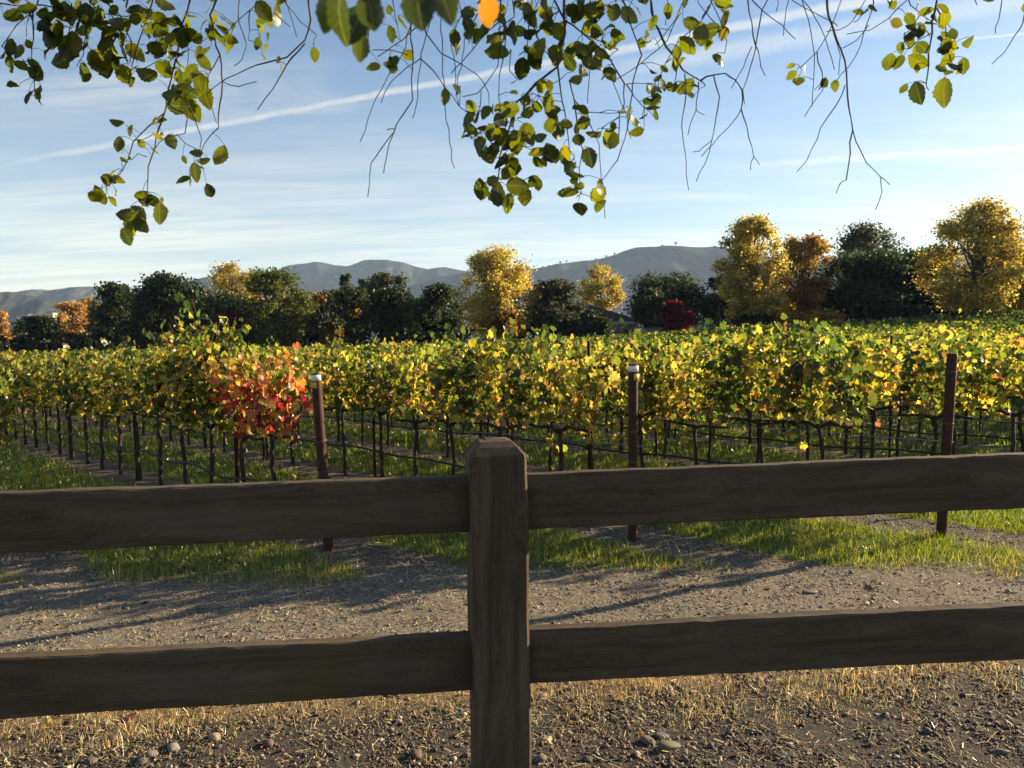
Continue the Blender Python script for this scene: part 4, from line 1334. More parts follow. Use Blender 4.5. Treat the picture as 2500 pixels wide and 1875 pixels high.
# ------------------------------------------------------------------ wooden fence
def wood_mat(name, stretch, moss=0.0):
    ma, t = mat(name)
    ob = t.texco('Object')
    v_ = t.mapping(ob, stretch)
    warp = t.noise(ob, 3.0, 3, 0.5)
    wv = t.vmath('ADD', v_, t.vmath('SCALE', t.vmath('MULTIPLY', ob, (1, 1, 1)), None))
    n1 = t.noise(v_, 4.5, 4, 0.5, 1.3)
    n2 = t.noise(t.mapping(ob, tuple(3 * s_ for s_ in stretch)), 22, 4, 0.65, 0.3)
    n3 = t.noise(ob, 2.4, 4, 0.6)
    rings = t.math('ABSOLUTE', t.math('SINE', t.math('MULTIPLY', n1, 62.0)))
    col = t.ramp(n1, [(0.30, (0.060, 0.042, 0.028)), (0.55, (0.100, 0.073, 0.050)), (0.75, (0.140, 0.105, 0.073))])
    col = t.mix(t.math('MULTIPLY', t.step(rings, 0.5, 0.0), 0.38), col, (0.034, 0.022, 0.016, 1))
    col = t.mix(t.math('MULTIPLY', t.step(rings, 0.7, 1.0), 0.2), col, (0.15, 0.115, 0.082, 1))
    col = t.mix(t.math('MULTIPLY', n2, 0.45), col, t.mix(1.0, col, (0.55, 0.53, 0.5, 1), 'MULTIPLY'))
    col = t.mix(t.math('MULTIPLY', t.step(n3, 0.50, 0.75), 0.45), col, (0.045, 0.042, 0.036, 1))
    grey = t.noise(t.mapping(ob, tuple(0.6 * s_ for s_ in stretch)), 3.4, 5, 0.6, 0.5)
    col = t.mix(t.math('MULTIPLY', t.step(grey, 0.52, 0.70), 0.45), col, (0.115, 0.105, 0.092, 1))
    if moss:
        col = t.mix(t.math('MULTIPLY', t.step(n3, 0.58, 0.30), moss), col, (0.085, 0.065, 0.018, 1))
    h = t.math('ADD', t.math('MULTIPLY', n2, 0.8), t.math('ADD', t.math('MULTIPLY', rings, 0.22), n1))
    finish(t, principled(t, col, 0.88, 0.18, t.bump(h, 0.4, 0.004)))
    return ma


M_RAIL = wood_mat('rail_wood', (0.5, 5, 5))
M_RAILM = wood_mat('mossy_rail_wood', (0.5, 5, 5), 0.6)
M_POST = wood_mat('post_wood', (5, 5, 0.5))

POST_D = 1.86
pb = pix(1213, 1400, POST_D)
fence = empty('wooden_fence', (pb.x, POST_D, 0.0))
PANG = R(9)


def wood_rail(name, a, b, hgt_, th, matl, parent_loc):
    """a sawn board from a to b (centres of the top edge's front line), edges worn"""
    a, b = Vector(a), Vector(b)
    ln_ = (b - a).length
    n = 60
    me = MB()
    sx_ = np.linspace(0, 1, n)
    prof = [(0.004, 0), (th - .004, 0), (th, -.004), (th, -hgt_ + .004), (th - .004, -hgt_), (0.004, -hgt_), (0, -hgt_ + .004), (0, -.004)]
    V = []
    for i, s_ in enumerate(sx_):
        wv_ = 0.0006 * math.sin(s_ * 23 + a.z * 40) + rng.normal(0, .0006)
        wy = 0.0014 * math.sin(s_ * 17 + a.z * 11)
        for (yy, zz_) in prof:
            V.append((s_ * ln_, yy + wy + rng.normal(0, .0004), zz_ + wv_ * (1 if zz_ > -hgt_ / 2 else -1) + rng.normal(0, .0004)))
    m_ = len(prof)
    F = [(i * m_ + j, i * m_ + (j + 1) % m_, (i + 1) * m_ + (j + 1) % m_, (i + 1) * m_ + j) for i in range(n - 1) for j in range(m_)]
    F3 = []
    V = np.array(V)
    c0, c1_ = V[:m_].mean(0), V[-m_:].mean(0)
    V = np.concatenate([V, [c0, c1_]])
    N = n * m_
    for j in range(m_):
        F3 += [(N, (j + 1) % m_, j), (N + 1, (n - 1) * m_ + j, (n - 1) * m_ + (j + 1) % m_)]
    # face orientation does not matter for closed boards seen from outside; flip so that normals point out
    F = [f[::-1] for f in F]
    me.add(V, [f[::-1] for f in F3], F)
    o = link(name, me.mesh(name, matl, False), fence)
    d = b - a
    yaw = math.atan2(d.y, d.x); pt = -math.atan2(d.z, math.hypot(d.x, d.y))
    o.location = a - Vector(parent_loc)
    o.rotation_euler = (0, pt, yaw)
    return o


FL = fence.location.copy()
TH = 0.04
PD = POST_D - 0.015


def rail_pair(y_post, y_far, left, hgt_, matl):
    """rail from the post towards one side; photo rows of its top front edge at the post and at the picture edge"""
    if left:
        p0 = pix(1175, y_post, PD + 0.005); p1 = pix(0, y_far, PD - .165)
        far = p0 + (p1 - p0) * 1.95
        return wood_rail('rail', far, p0, hgt_, TH, matl, FL)
    p0 = pix(1262, y_post, PD + .012); p1 = pix(2500, y_far, PD + .02)
    far = p0 + (p1 - p0) * 1.9
    return wood_rail('rail', p0, far, hgt_, TH, matl, FL)


rail_pair(1163, 1205, True, 0.146, M_RAIL)
rail_pair(1161, 1109, False, 0.146, M_RAIL)
rail_pair(1552, 1609, True, 0.150, M_RAILM)
rail_pair(1541, 1480, False, 0.147, M_RAIL)
rail_pair(1935, 2010, True, 0.150, M_RAIL)
rail_pair(1925, 1850, False, 0.147, M_RAIL) if False else None


def fence_post(loc, top_z, ang):
    wd = 0.0745
    n = 26
    z0 = -0.4
    bev = 0.007
    prof = []
    for sx_, sy_ in ((-1, -1), (1, -1), (1, 1), (-1, 1)):
        a_, b_ = (sx_ * (wd - bev), sy_ * wd), (sx_ * wd, sy_ * (wd - bev))
        prof += [b_, a_] if sx_ * sy_ > 0 and sy_ < 0 or (sx_ > 0 and sy_ > 0 and False) else [a_, b_]
    # order the corners by angle so that the outline is a clean octagon
    prof = sorted(prof, key=lambda p: math.atan2(p[1], p[0]))
    V = []
    zs = list(np.linspace(z0, top_z - .040, n))
    for z_ in zs:
        jx, jy = 0.0012 * math.sin(z_ * 13), 0.0010 * math.sin(z_ * 9 + 1)
        for (x_, y_) in prof:
            V.append((x_ + jx + rng.normal(0, .0005), y_ + jy + rng.normal(0, .0005), z_))
    for fr, zz_ in ((.96, top_z - .036), (.76, top_z - .017), (.56, top_z - .003), (.34, top_z)):
        for (x_, y_) in prof:
            V.append((x_ * fr + rng.normal(0, .001), y_ * fr + rng.normal(0, .001), zz_ + rng.normal(0, .0012)))
    m_ = len(prof); L_ = n + 4
    F = [(i * m_ + j, i * m_ + (j + 1) % m_, (i + 1) * m_ + (j + 1) % m_, (i + 1) * m_ + j) for i in range(L_ - 1) for j in range(m_)]
    V.append((0, 0, top_z + .001))
    F3 = [((L_ - 1) * m_ + j, (L_ - 1) * m_ + (j + 1) % m_, len(V) - 1) for j in range(m_)]
    o = link('post', MB().add(V, F3, F).mesh('post', M_POST, False), fence)
    o.location = Vector(loc) - FL
    o.rotation_euler = (0, 0, ang)
    return o


topz = pix(1205, 1073, POST_D).z
fence_post((pb.x, POST_D + .02, 0), topz, PANG)
fence_post((pb.x - 2.42, POST_D - .33, 0), topz - .05, PANG)
fence_post((pb.x + 2.46, POST_D + .07, 0), topz + .07, R(2))
# loose cone on the top rail
tag(fence, 'weathered brown post and rail fence crossing the foreground', 'fence')
cn = pix(713, 1166, PD - .04)
mb = MB().add(IC2V * np.array([.011, .007, .007]), IC2F, None, np.array([0.22, 0.15, 0.06]))
o = link('acorn', mb.mesh('acorn', M_PEB, True, True)); o.location = (cn.x, cn.y, cn.z + .002)
tag(o, 'small tan acorn lying on the top rail left of the post', 'acorn')

# ------------------------------------------------------------------ oak overhead
def depth_field(x, y):
    return 1.42 + 0.13 * math.sin(x / 230.0) + 0.07 * math.sin(y / 170.0 + x / 400.0)


def P3(x, y, d=None): return pix(x, y, depth_field(x, y) if d is None else d)


K = 0.40688


def c1p(l): return [(x * K, y * K) for x, y in l]
def c2p(l): return [(800 + x * K, y * K) for x, y in l]
def c3p(l): return [(1600 + x * K, y * K) for x, y in l]


# twigs traced as open lines, with their thickness in mm; grouped by the bough they belong to
TW = {
 'left': [
  (c1p([(600, -60), (620, 0), (720, 90), (790, 250), (780, 380)]), 2.6), (c1p([(60, -60), (200, 30), (480, 60), (760, 100)]), 2.2),
  (c1p([(240, -50), (210, 60), (100, 150), (40, 240), (10, 280)]), 2.0), (c1p([(0, 20), (80, 33), (200, 35)]), 1.6), (c1p([(200, 60), (200, 180), (190, 290), (210, 460)]), 1.5),
  (c1p([(430, 20), (420, 170), (390, 290), (330, 380)]), 1.4), (c1p([(1170, -60), (1140, 0), (1090, 150), (1060, 340), (1000, 600), (985, 680)]), 3.0),
  (c1p([(985, 680), (890, 760), (800, 850), (770, 950), (690, 1080), (640, 1120)]), 1.7), (c1p([(1000, 640), (950, 780), (930, 890), (890, 1000), (885, 1150), (850, 1250), (830, 1290)]), 1.8),
  (c1p([(1060, 560), (1130, 690), (1110, 800), (1000, 820), (930, 890)]), 1.5), (c1p([(1060, 805), (1110, 860), (1170, 890)]), 1.1),
  (c1p([(1310, 770), (1250, 830), (1210, 910)]), 1.3), (c1p([(1120, 600), (1160, 690), (1210, 830), (1200, 900), (1200, 960)]), 1.4),
  (c1p([(880, 940), (830, 920), (790, 960)]), 1.0), (c1p([(800, 845), (850, 840), (930, 800)]), 1.0),
  (c1p([(1310, -60), (1290, 20), (1260, 90), (1290, 220), (1320, 330), (1335, 500), (1310, 700), (1310, 770)]), 2.8), (c1p([(1320, 330), (1250, 450), (1240, 560), (1300, 740)]), 1.4),
  (c1p([(1850, -60), (1850, 0), (1865, 120), (1830, 240), (1720, 345), (1540, 390), (1360, 470), (1240, 565)]), 2.4), (c1p([(1830, 260), (1720, 390), (1640, 530), (1545, 660)]), 1.8),
  (c1p([(1340, 490), (1430, 520), (1540, 490)]), 1.2), (c1p([(1440, -40), (1430, 120), (1480, 270), (1450, 360), (1405, 395)]), 1.5), (c1p([(1600, -40), (1500, 60), (1400, 150), (1330, 240)]), 1.5),
  (c1p([(1690, -50), (1740, 80), (1780, 220)]), 1.4), (c1p([(1700, 0), (1800, 130), (1900, 210)]), 1.6), (c1p([(1500, 60), (1490, 240), (1560, 260)]), 1.1), (c1p([(1650, 80), (1740, 160)]), 1.0),
  (c1p([(1900, 215), (1880, 270)]), 1.0), (c1p([(930, -60), (900, 60), (850, 200), (790, 400), (830, 420), (930, 375)]), 2.0), (c1p([(1060, 330), (1010, 380), (960, 460)]), 1.4),
  (c1p([(480, 60), (520, 200), (500, 330), (460, 400)]), 1.6), (c1p([(620, 60), (620, 250), (600, 380)]), 1.6), (c1p([(1090, 150), (1000, 120), (930, 250)]), 1.3),
  (c1p([(1060, 340), (1130, 300), (1120, 420)]), 1.3)],
 'middle': [
  (c2p([(500, -60), (490, 90), (510, 300), (510, 600), (430, 720), (400, 790), (330, 880), (260, 980), (240, 1180)]), 1.7), (c2p([(400, 790), (370, 860), (350, 960), (335, 1040)]), 1.1),
  (c2p([(400, 775), (355, 780)]), .8), (c2p([(640, -40), (620, 100), (560, 320), (545, 450), (530, 640), (510, 710)]), 1.4), (c2p([(560, 60), (500, 150), (440, 340), (350, 480), (290, 590), (240, 720), (195, 850)]), 1.4),
  (c2p([(555, 350), (640, 430), (700, 520), (790, 640), (890, 690)]), 1.3), (c2p([(560, 120), (590, 200), (680, 320), (810, 390), (900, 450), (965, 555)]), 1.3),
  (c2p([(700, -40), (680, 120), (690, 300), (700, 500), (705, 650), (730, 850), (760, 1010)]), 1.4), (c2p([(1040, 120), (960, 190), (860, 310), (800, 380), (740, 440)]), 1.2),
  (c2p([(1050, -50), (1040, 0), (1030, 220), (1020, 400), (900, 560), (810, 580)]), 1.5), (c2p([(1070, 200), (1060, 330), (1030, 450), (1035, 640)]), 1.2), (c2p([(920, 545), (915, 640), (890, 690)]), 1.0),
  (c2p([(480, 330), (380, 300), (270, 300)]), 1.0), (c2p([(640, 60), (560, 140), (450, 240), (300, 340)]), 1.2), (c2p([(820, 60), (740, 230), (765, 400), (765, 540)]), 1.1), (c2p([(900, 80), (820, 240), (780, 510)]), 1.0),
  (c2p([(560, 350), (480, 400), (390, 480), (340, 560), (320, 620)]), 1.0), (c2p([(1100, 300), (1090, 420), (1140, 480), (1100, 500)]), 1.0),
  (c2p([(1430, -60), (1420, 0), (1425, 200), (1380, 400), (1250, 500), (1180, 580), (1110, 650), (1080, 800), (1030, 950), (1020, 1100)]), 3.4), (c2p([(1380, 400), (1400, 560), (1430, 720), (1450, 900), (1480, 960)]), 1.6),
  (c2p([(1360, 0), (1420, 120), (1530, 200), (1680, 330), (1780, 500), (1780, 620), (1750, 690), (1745, 850)]), 2.4), (c2p([(1450, 480), (1480, 600), (1560, 690), (1630, 870), (1640, 1150), (1665, 1310)]), 1.3),
  (c2p([(1480, 600), (1500, 760), (1530, 900), (1510, 1010), (1515, 1110), (1520, 1160)]), 1.3), (c2p([(1760, -60), (1770, 0), (1830, 180), (1885, 330), (1830, 500), (1800, 760), (1740, 960), (1610, 1140)]), 1.9),
  (c2p([(1790, 505), (1960, 505)]), 1.0), (c2p([(1560, 672), (1700, 680), (1830, 665)]), 1.0), (c2p([(1790, 505), (1840, 580), (1900, 650)]), 1.2), (c2p([(2120, 80), (2090, 120), (2040, 240), (1880, 380), (1710, 490)]), 1.3),
  (c2p([(1600, 150), (1580, 340), (1560, 620)]), 1.1), (c2p([(1110, 650), (1000, 740), (860, 830)]), 1.4), (c2p([(1180, 580), (1230, 560), (1320, 590)]), 1.1), (c2p([(1090, 850), (1180, 880), (1280, 920)]), 1.1),
  (c2p([(1020, 1080), (960, 1090), (900, 1110)]), 1.0), (c2p([(1020, 1080), (1100, 1060), (1180, 1080)]), 1.0), (c2p([(1530, 900), (1580, 930)]), .9), (c2p([(1745, 700), (1700, 730), (1640, 770)]), 1.0),
  (c2p([(1230, -50), (1210, 120), (1200, 260), (1150, 330)]), 1.8), (c2p([(1100, -50), (1120, 100), (1020, 180)]), 1.6), (c2p([(1210, 120), (1300, 300), (1370, 390)]), 1.4), (c2p([(1530, 200), (1640, 250), (1745, 300)]), 1.2),
  (c2p([(760, -50), (800, 60), (830, 160)]), 1.8), (c2p([(380, -40), (400, 60), (420, 150)]), 1.6), (c2p([(250, 150), (240, 300), (235, 340)]), 1.0), (c2p([(380, 300), (390, 400)]), .9),
  (c2p([(1700, 460), (1740, 560), (1800, 700), (1820, 830)]), 1.0)],
 'right': [
  ([(1580, -30), (1589, 0), (1597, 53), (1626, 114), (1667, 171), (1710, 197), (1722, 210)], 3.4), (c3p([(270, 485), (350, 450), (420, 440), (480, 480), (520, 540), (515, 655), (460, 740), (350, 860), (275, 940)]), 1.9),
  (c3p([(515, 655), (550, 760), (590, 940), (625, 990)]), 1.3), (c3p([(590, 940), (570, 1020)]), .8), (c3p([(350, 455), (385, 580), (365, 700), (340, 840), (300, 980), (245, 1090)]), 1.4), (c3p([(340, 840), (290, 880), (265, 908), (225, 912)]), .9),
  (c3p([(260, 490), (245, 660), (195, 810)]), 1.2), (c3p([(240, 655), (295, 688)]), .8), (c3p([(175, 440), (185, 560), (165, 690), (165, 820), (185, 1040), (200, 1140)]), 1.3), (c3p([(130, 390), (115, 500), (190, 560)]), 1.0),
  (c3p([(550, -60), (555, 0), (580, 140), (600, 270), (625, 340), (660, 455)]), 2.0), (c3p([(700, -40), (640, 60), (600, 300), (565, 420), (525, 540), (535, 625)]), 1.8), (c3p([(560, -60), (580, 0), (640, 60), (760, 150), (840, 235)]), 1.8),
  (c3p([(580, 280), (530, 400), (455, 530)]), 1.0), (c3p([(800, -40), (800, 0), (770, 180), (768, 215)]), 1.1), (c3p([(870, -40), (880, 0), (930, 170), (955, 330), (950, 480), (940, 640)]), 1.4), (c3p([(885, 0), (990, 160), (1040, 300), (1075, 420)]), 1.3),
  (c3p([(820, 0), (960, 80), (1060, 130), (1095, 158)]), 1.3), (c3p([(1020, -60), (1030, 0), (1040, 100), (1075, 200), (1115, 300), (1150, 500), (1160, 640), (1185, 780), (1170, 920), (1145, 1080), (1110, 1100), (1085, 1160)]), 2.3),
  (c3p([(1185, 780), (1230, 900), (1265, 975), (1350, 1060), (1405, 1108)]), 1.3), (c3p([(1352, 1062), (1360, 1150), (1320, 1260)]), 1.0), (c3p([(1140, 510), (1080, 640), (990, 770), (910, 960), (850, 1030)]), 1.3),
  (c3p([(1120, -40), (1115, 0), (1060, 150), (970, 310), (870, 405)]), 1.4), (c3p([(970, 310), (1000, 430), (1005, 540), (895, 700)]), 1.1), (c3p([(1000, 500), (955, 540)]), .7), (c3p([(1310, -40), (1310, 20), (1250, 200), (1200, 340), (1110, 450), (1080, 500)]), 1.4),
  (c3p([(1260, -30), (1260, 0), (1180, 130), (1100, 180), (1025, 190)]), 1.1), (c3p([(1530, -40), (1510, 0), (1400, 110), (1290, 180), (1150, 205)]), 1.4), (c3p([(1280, 150), (1210, 240), (1120, 290)]), 1.0), (c3p([(1070, 200), (1110, 330), (1100, 450)]), 1.0),
  (c3p([(1270, 60), (1230, 100), (1190, 135)]), .9), (c3p([(2085, -40), (2080, 0), (2060, 120), (2040, 200)]), 1.3), (c3p([(2230, -40), (2212, 100), (2190, 170), (2090, 320), (2020, 385)]), 1.5), (c3p([(730, -30), (725, 70)]), .9),
  (c3p([(1695, -60), (1690, 0), (1660, 130), (1650, 260), (1640, 400), (1625, 500), (1640, 540)]), 2.4), (c3p([(1690, 50), (1740, 150), (1755, 290), (1800, 420)]), 1.5), (c3p([(1655, 200), (1580, 240), (1530, 290)]), 1.1), (c3p([(1600, 70), (1540, 170), (1500, 200)]), 1.2),
  (c3p([(1500, -40), (1530, 30), (1600, 90), (1660, 130)]), 1.4), (c3p([(420, 190), (430, 250), (415, 320)]), 1.0), (c3p([(330, -40), (340, 20), (400, 150), (420, 190)]), 1.5), (c3p([(420, 190), (350, 130), (260, 20), (250, -30)]), 1.4),
  (c3p([(370, -40), (280, 120), (130, 260), (60, 380), (20, 470), (0, 600)]), 1.3), (c3p([(180, -40), (120, 120), (0, 270)]), 1.2), (c3p([(60, -30), (80, 30), (60, 150)]), 1.0), (c3p([(1380, -40), (1400, 20)]), 1.4),
  (c3p([(205, 150), (205, 220)]), .9), (c3p([(1900, -30), (1930, 30)]), 1.0)]}

# leaves: (centre, half extents, number, mean length) in pixels of the photograph
LV = {
 'left': [(c1p([(40, 320)])[0], (20, 24), 4, 44), (c1p([(110, 410)])[0], (26, 26), 6, 42), (c1p([(220, 540)])[0], (30, 16), 5, 46), (c1p([(120, 260)])[0], (12, 10), 2, 30), (c1p([(180, 110)])[0], (34, 22), 5, 52),
          (c1p([(310, 210)])[0], (26, 40), 5, 58), (c1p([(340, 50)])[0], (60, 22), 8, 46), (c1p([(520, 150)])[0], (40, 46), 13, 54), (c1p([(480, 360)])[0], (40, 24), 6, 62), (c1p([(610, 380)])[0], (30, 22), 5, 66),
          (c1p([(640, 80)])[0], (40, 30), 8, 46), (c1p([(720, 280)])[0], (42, 42), 12, 52), (c1p([(820, 180)])[0], (30, 46), 9, 48), (c1p([(840, 30)])[0], (52, 14), 7, 46), (c1p([(960, 160)])[0], (36, 30), 8, 44), (c1p([(920, 270)])[0], (26, 22), 5, 44),
          (c1p([(1060, 120)])[0], (30, 30), 6, 44), (c1p([(1050, 270)])[0], (36, 22), 6, 44), (c1p([(1150, 260)])[0], (28, 26), 5, 50), (c1p([(1250, 130)])[0], (40, 22), 7, 38), (c1p([(1330, 190)])[0], (24, 20), 4, 38), (c1p([(1300, 270)])[0], (22, 10), 3, 44),
          (c1p([(1200, 350)])[0], (14, 12), 1, 58), (c1p([(990, 400)])[0], (30, 26), 6, 44), (c1p([(940, 490)])[0], (10, 10), 1, 58), (c1p([(1030, 440)])[0], (20, 16), 3, 44), (c1p([(1150, 470)])[0], (26, 22), 4, 62), (c1p([(1180, 580)])[0], (12, 12), 2, 58),
          (c1p([(1010, 600)])[0], (26, 26), 4, 56), (c1p([(1110, 640)])[0], (18, 18), 3, 60), (c1p([(800, 460)])[0], (16, 26), 4, 40), (c1p([(1560, 200)])[0], (12, 16), 3, 30), (c1p([(1590, 290)])[0], (14, 10), 3, 32), (c1p([(1680, 370)])[0], (10, 12), 2, 30),
          (c1p([(1860, 300)])[0], (8, 8), 1, 40), (c1p([(1600, 40)])[0], (34, 20), 5, 50), (c1p([(770, 790)])[0], (12, 12), 2, 40), (c1p([(730, 865)])[0], (6, 6), 1, 40), (c1p([(1000, 760)])[0], (10, 8), 2, 32), (c1p([(1040, 870)])[0], (5, 5), 1, 44),
          (c1p([(880, 885)])[0], (8, 6), 2, 28), (c1p([(800, 960)])[0], (22, 8), 3, 20), (c1p([(950, 820)])[0], (10, 8), 2, 26), (c1p([(640, 1040)])[0], (24, 16), 5, 36), (c1p([(560, 1150)])[0], (18, 10), 2, 52), (c1p([(650, 1180)])[0], (8, 16), 3, 36),
          (c1p([(800, 1180)])[0], (22, 14), 3, 52), (c1p([(900, 1190)])[0], (12, 8), 2, 30), (c1p([(740, 1280)])[0], (20, 10), 2, 60), (c1p([(740, 1340)])[0], (14, 8), 2, 46), (c1p([(930, 1290)])[0], (7, 7), 1, 62), (c1p([(830, 1340)])[0], (14, 22), 3, 50),
          (c1p([(770, 1430)])[0], (8, 8), 1, 56), (c1p([(1290, 930)])[0], (6, 6), 1, 52), (c1p([(1140, 1030)])[0], (6, 6), 1, 56), (c1p([(1215, 960)])[0], (14, 16), 3, 38), (c1p([(1170, 1100)])[0], (8, 8), 2, 40), (c1p([(1240, 1120)])[0], (6, 6), 1, 44), (c1p([(1080, 950)])[0], (4, 4), 1, 20)],
 'middle': [(c2p([(410, 145)])[0], (22, 12), 4, 46), (c2p([(480, 260)])[0], (8, 8), 1, 44), (c2p([(235, 350)])[0], (6, 6), 1, 42), (c2p([(390, 420)])[0], (16, 14), 4, 32), (c2p([(700, 580)])[0], (5, 5), 1, 46), (c2p([(780, 575)])[0], (5, 8), 2, 30),
            (c2p([(820, 160)])[0], (26, 26), 7, 46), (c2p([(900, 60)])[0], (30, 26), 7, 46), (c2p([(1060, 190)])[0], (28, 22), 5, 54), (c2p([(990, 300)])[0], (22, 8), 2, 58), (c2p([(1060, 80)])[0], (40, 30), 8, 48), (c2p([(1200, 290)])[0], (26, 28), 5, 52),
            (c2p([(1240, 120)])[0], (36, 30), 9, 48), (c2p([(1180, 180)])[0], (30, 18), 4, 40), (c2p([(1400, 80)])[0], (42, 34), 10, 48), (c2p([(1520, 80)])[0], (24, 30), 6, 50), (c2p([(1640, 100)])[0], (34, 30), 8, 50), (c2p([(1790, 90)])[0], (8, 8), 1, 58), (c2p([(1700, 150)])[0], (10, 10), 2, 56),
            (c2p([(1420, 300)])[0], (28, 22), 6, 50), (c2p([(1590, 260)])[0], (26, 24), 6, 48), (c2p([(1690, 320)])[0], (22, 34), 5, 50), (c2p([(1540, 350)])[0], (22, 28), 5, 44), (c2p([(1455, 435)])[0], (8, 8), 1, 50), (c2p([(1640, 440)])[0], (18, 14), 3, 46), (c2p([(1880, 30)])[0], (14, 12), 2, 48),
            (c2p([(1910, 170)])[0], (10, 12), 2, 46), (c2p([(1920, 225)])[0], (10, 6), 3, 26), (c2p([(1100, 590)])[0], (12, 10), 2, 34), (c2p([(1240, 580)])[0], (14, 14), 2, 40), (c2p([(1320, 540)])[0], (16, 16), 3, 40), (c2p([(1310, 620)])[0], (20, 16), 4, 44), (c2p([(1340, 695)])[0], (6, 6), 1, 54),
            (c2p([(1160, 640)])[0], (26, 22), 5, 42), (c2p([(1240, 675)])[0], (14, 8), 2, 36), (c2p([(960, 650)])[0], (10, 6), 1, 42), (c2p([(860, 710)])[0], (26, 18), 5, 46), (c2p([(890, 790)])[0], (28, 22), 6, 44), (c2p([(1010, 700)])[0], (16, 18), 4, 40), (c2p([(1080, 800)])[0], (22, 34), 6, 58),
            (c2p([(990, 830)])[0], (24, 20), 4, 44), (c2p([(910, 870)])[0], (14, 10), 2, 36), (c2p([(1220, 810)])[0], (8, 8), 1, 62), (c2p([(1270, 870)])[0], (10, 10), 2, 36), (c2p([(1000, 940)])[0], (18, 14), 3, 52), (c2p([(1080, 950)])[0], (24, 26), 4, 52), (c2p([(1150, 920)])[0], (12, 22), 2, 50),
            (c2p([(920, 1110)])[0], (8, 8), 1, 64), (c2p([(980, 1120)])[0], (10, 12), 2, 44), (c2p([(1030, 1190)])[0], (8, 8), 2, 58), (c2p([(1080, 1180)])[0], (10, 12), 2, 50), (c2p([(1100, 1060)])[0], (18, 10), 3, 50), (c2p([(1160, 1130)])[0], (10, 12), 2, 58), (c2p([(1260, 1090)])[0], (12, 6), 2, 40), (c2p([(1130, 1000)])[0], (12, 8), 2, 44),
            (c2p([(1480, 545)])[0], (8, 6), 1, 46), (c2p([(1500, 640)])[0], (14, 12), 2, 54), (c2p([(1520, 730)])[0], (18, 12), 3, 46), (c2p([(1350, 800)])[0], (12, 10), 2, 52), (c2p([(1410, 770)])[0], (12, 12), 2, 44), (c2p([(1360, 900)])[0], (10, 8), 1, 66), (c2p([(1400, 950)])[0], (20, 10), 3, 50),
            (c2p([(1260, 960)])[0], (18, 14), 4, 38), (c2p([(1560, 960)])[0], (6, 6), 1, 54), (c2p([(1450, 1000)])[0], (14, 14), 3, 48), (c2p([(1500, 1050)])[0], (10, 14), 2, 46), (c2p([(1510, 870)])[0], (6, 12), 1, 44), (c2p([(1625, 770)])[0], (14, 12), 2, 40), (c2p([(1700, 780)])[0], (12, 14), 2, 46),
            (c2p([(1695, 890)])[0], (4, 4), 1, 42), (c2p([(1720, 715)])[0], (14, 5), 2, 28), (c2p([(1450, 1180)])[0], (8, 8), 1, 52), (c2p([(1520, 1150)])[0], (8, 8), 2, 34), (c2p([(1510, 1260)])[0], (6, 8), 1, 58), (c2p([(1600, 1170)])[0], (10, 8), 2, 50), (c2p([(1615, 1240)])[0], (6, 6), 1, 50),
            (c2p([(1950, 480)])[0], (16, 10), 4, 26), (c2p([(1990, 560)])[0], (14, 10), 3, 32), (c2p([(1910, 590)])[0], (10, 8), 2, 30), (c2p([(1850, 690)])[0], (20, 14), 3, 40), (c2p([(1950, 665)])[0], (16, 10), 3, 36), (c2p([(1885, 750)])[0], (6, 10), 1, 38)],
 'right': [(c3p([(105, 20)])[0], (10, 8), 1, 40), (c3p([(190, 30)])[0], (10, 14), 2, 42), (c3p([(390, 30)])[0], (26, 16), 5, 46), (c3p([(440, 135)])[0], (5, 5), 1, 40), (c3p([(300, 215)])[0], (22, 8), 2, 58), (c3p([(370, 230)])[0], (14, 10), 3, 36), (c3p([(415, 320)])[0], (4, 8), 1, 44), (c3p([(230, 85)])[0], (12, 6), 1, 46),
           (c3p([(170, 290)])[0], (6, 6), 1, 54), (c3p([(130, 365)])[0], (12, 10), 2, 36), (c3p([(110, 430)])[0], (14, 6), 2, 32), (c3p([(225, 470)])[0], (10, 8), 1, 44), (c3p([(130, 495)])[0], (8, 5), 1, 26), (c3p([(200, 530)])[0], (14, 10), 3, 30), (c3p([(130, 560)])[0], (4, 8), 1, 34), (c3p([(30, 560)])[0], (14, 10), 3, 30),
           (c3p([(805, 405)])[0], (6, 4), 1, 28), (c3p([(840, 455)])[0], (12, 12), 3, 32), (c3p([(885, 450)])[0], (6, 6), 1, 36), (c3p([(1045, 500)])[0], (12, 8), 2, 34), (c3p([(1100, 520)])[0], (8, 8), 1, 40), (c3p([(1300, 10)])[0], (18, 5), 3, 34), (c3p([(1400, 15)])[0], (18, 6), 2, 40), (c3p([(1520, 40)])[0], (10, 14), 2, 40),
           (c3p([(1560, 110)])[0], (12, 10), 2, 34), (c3p([(1640, 110)])[0], (20, 10), 4, 38), (c3p([(1720, 140)])[0], (14, 10), 2, 48), (c3p([(1550, 190)])[0], (12, 14), 2, 46), (c3p([(1500, 185)])[0], (8, 6), 1, 32), (c3p([(1490, 260)])[0], (10, 6), 2, 34), (c3p([(1475, 320)])[0], (8, 8), 1, 46), (c3p([(1545, 330)])[0], (6, 10), 1, 42),
           (c3p([(1650, 180)])[0], (12, 16), 3, 40), (c3p([(1690, 240)])[0], (16, 12), 3, 38), (c3p([(1610, 320)])[0], (14, 14), 2, 48), (c3p([(1700, 350)])[0], (18, 14), 3, 46), (c3p([(1800, 190)])[0], (8, 10), 2, 34), (c3p([(1830, 250)])[0], (12, 18), 2, 46), (c3p([(1760, 310)])[0], (14, 8), 2, 44), (c3p([(1780, 400)])[0], (14, 10), 2, 40),
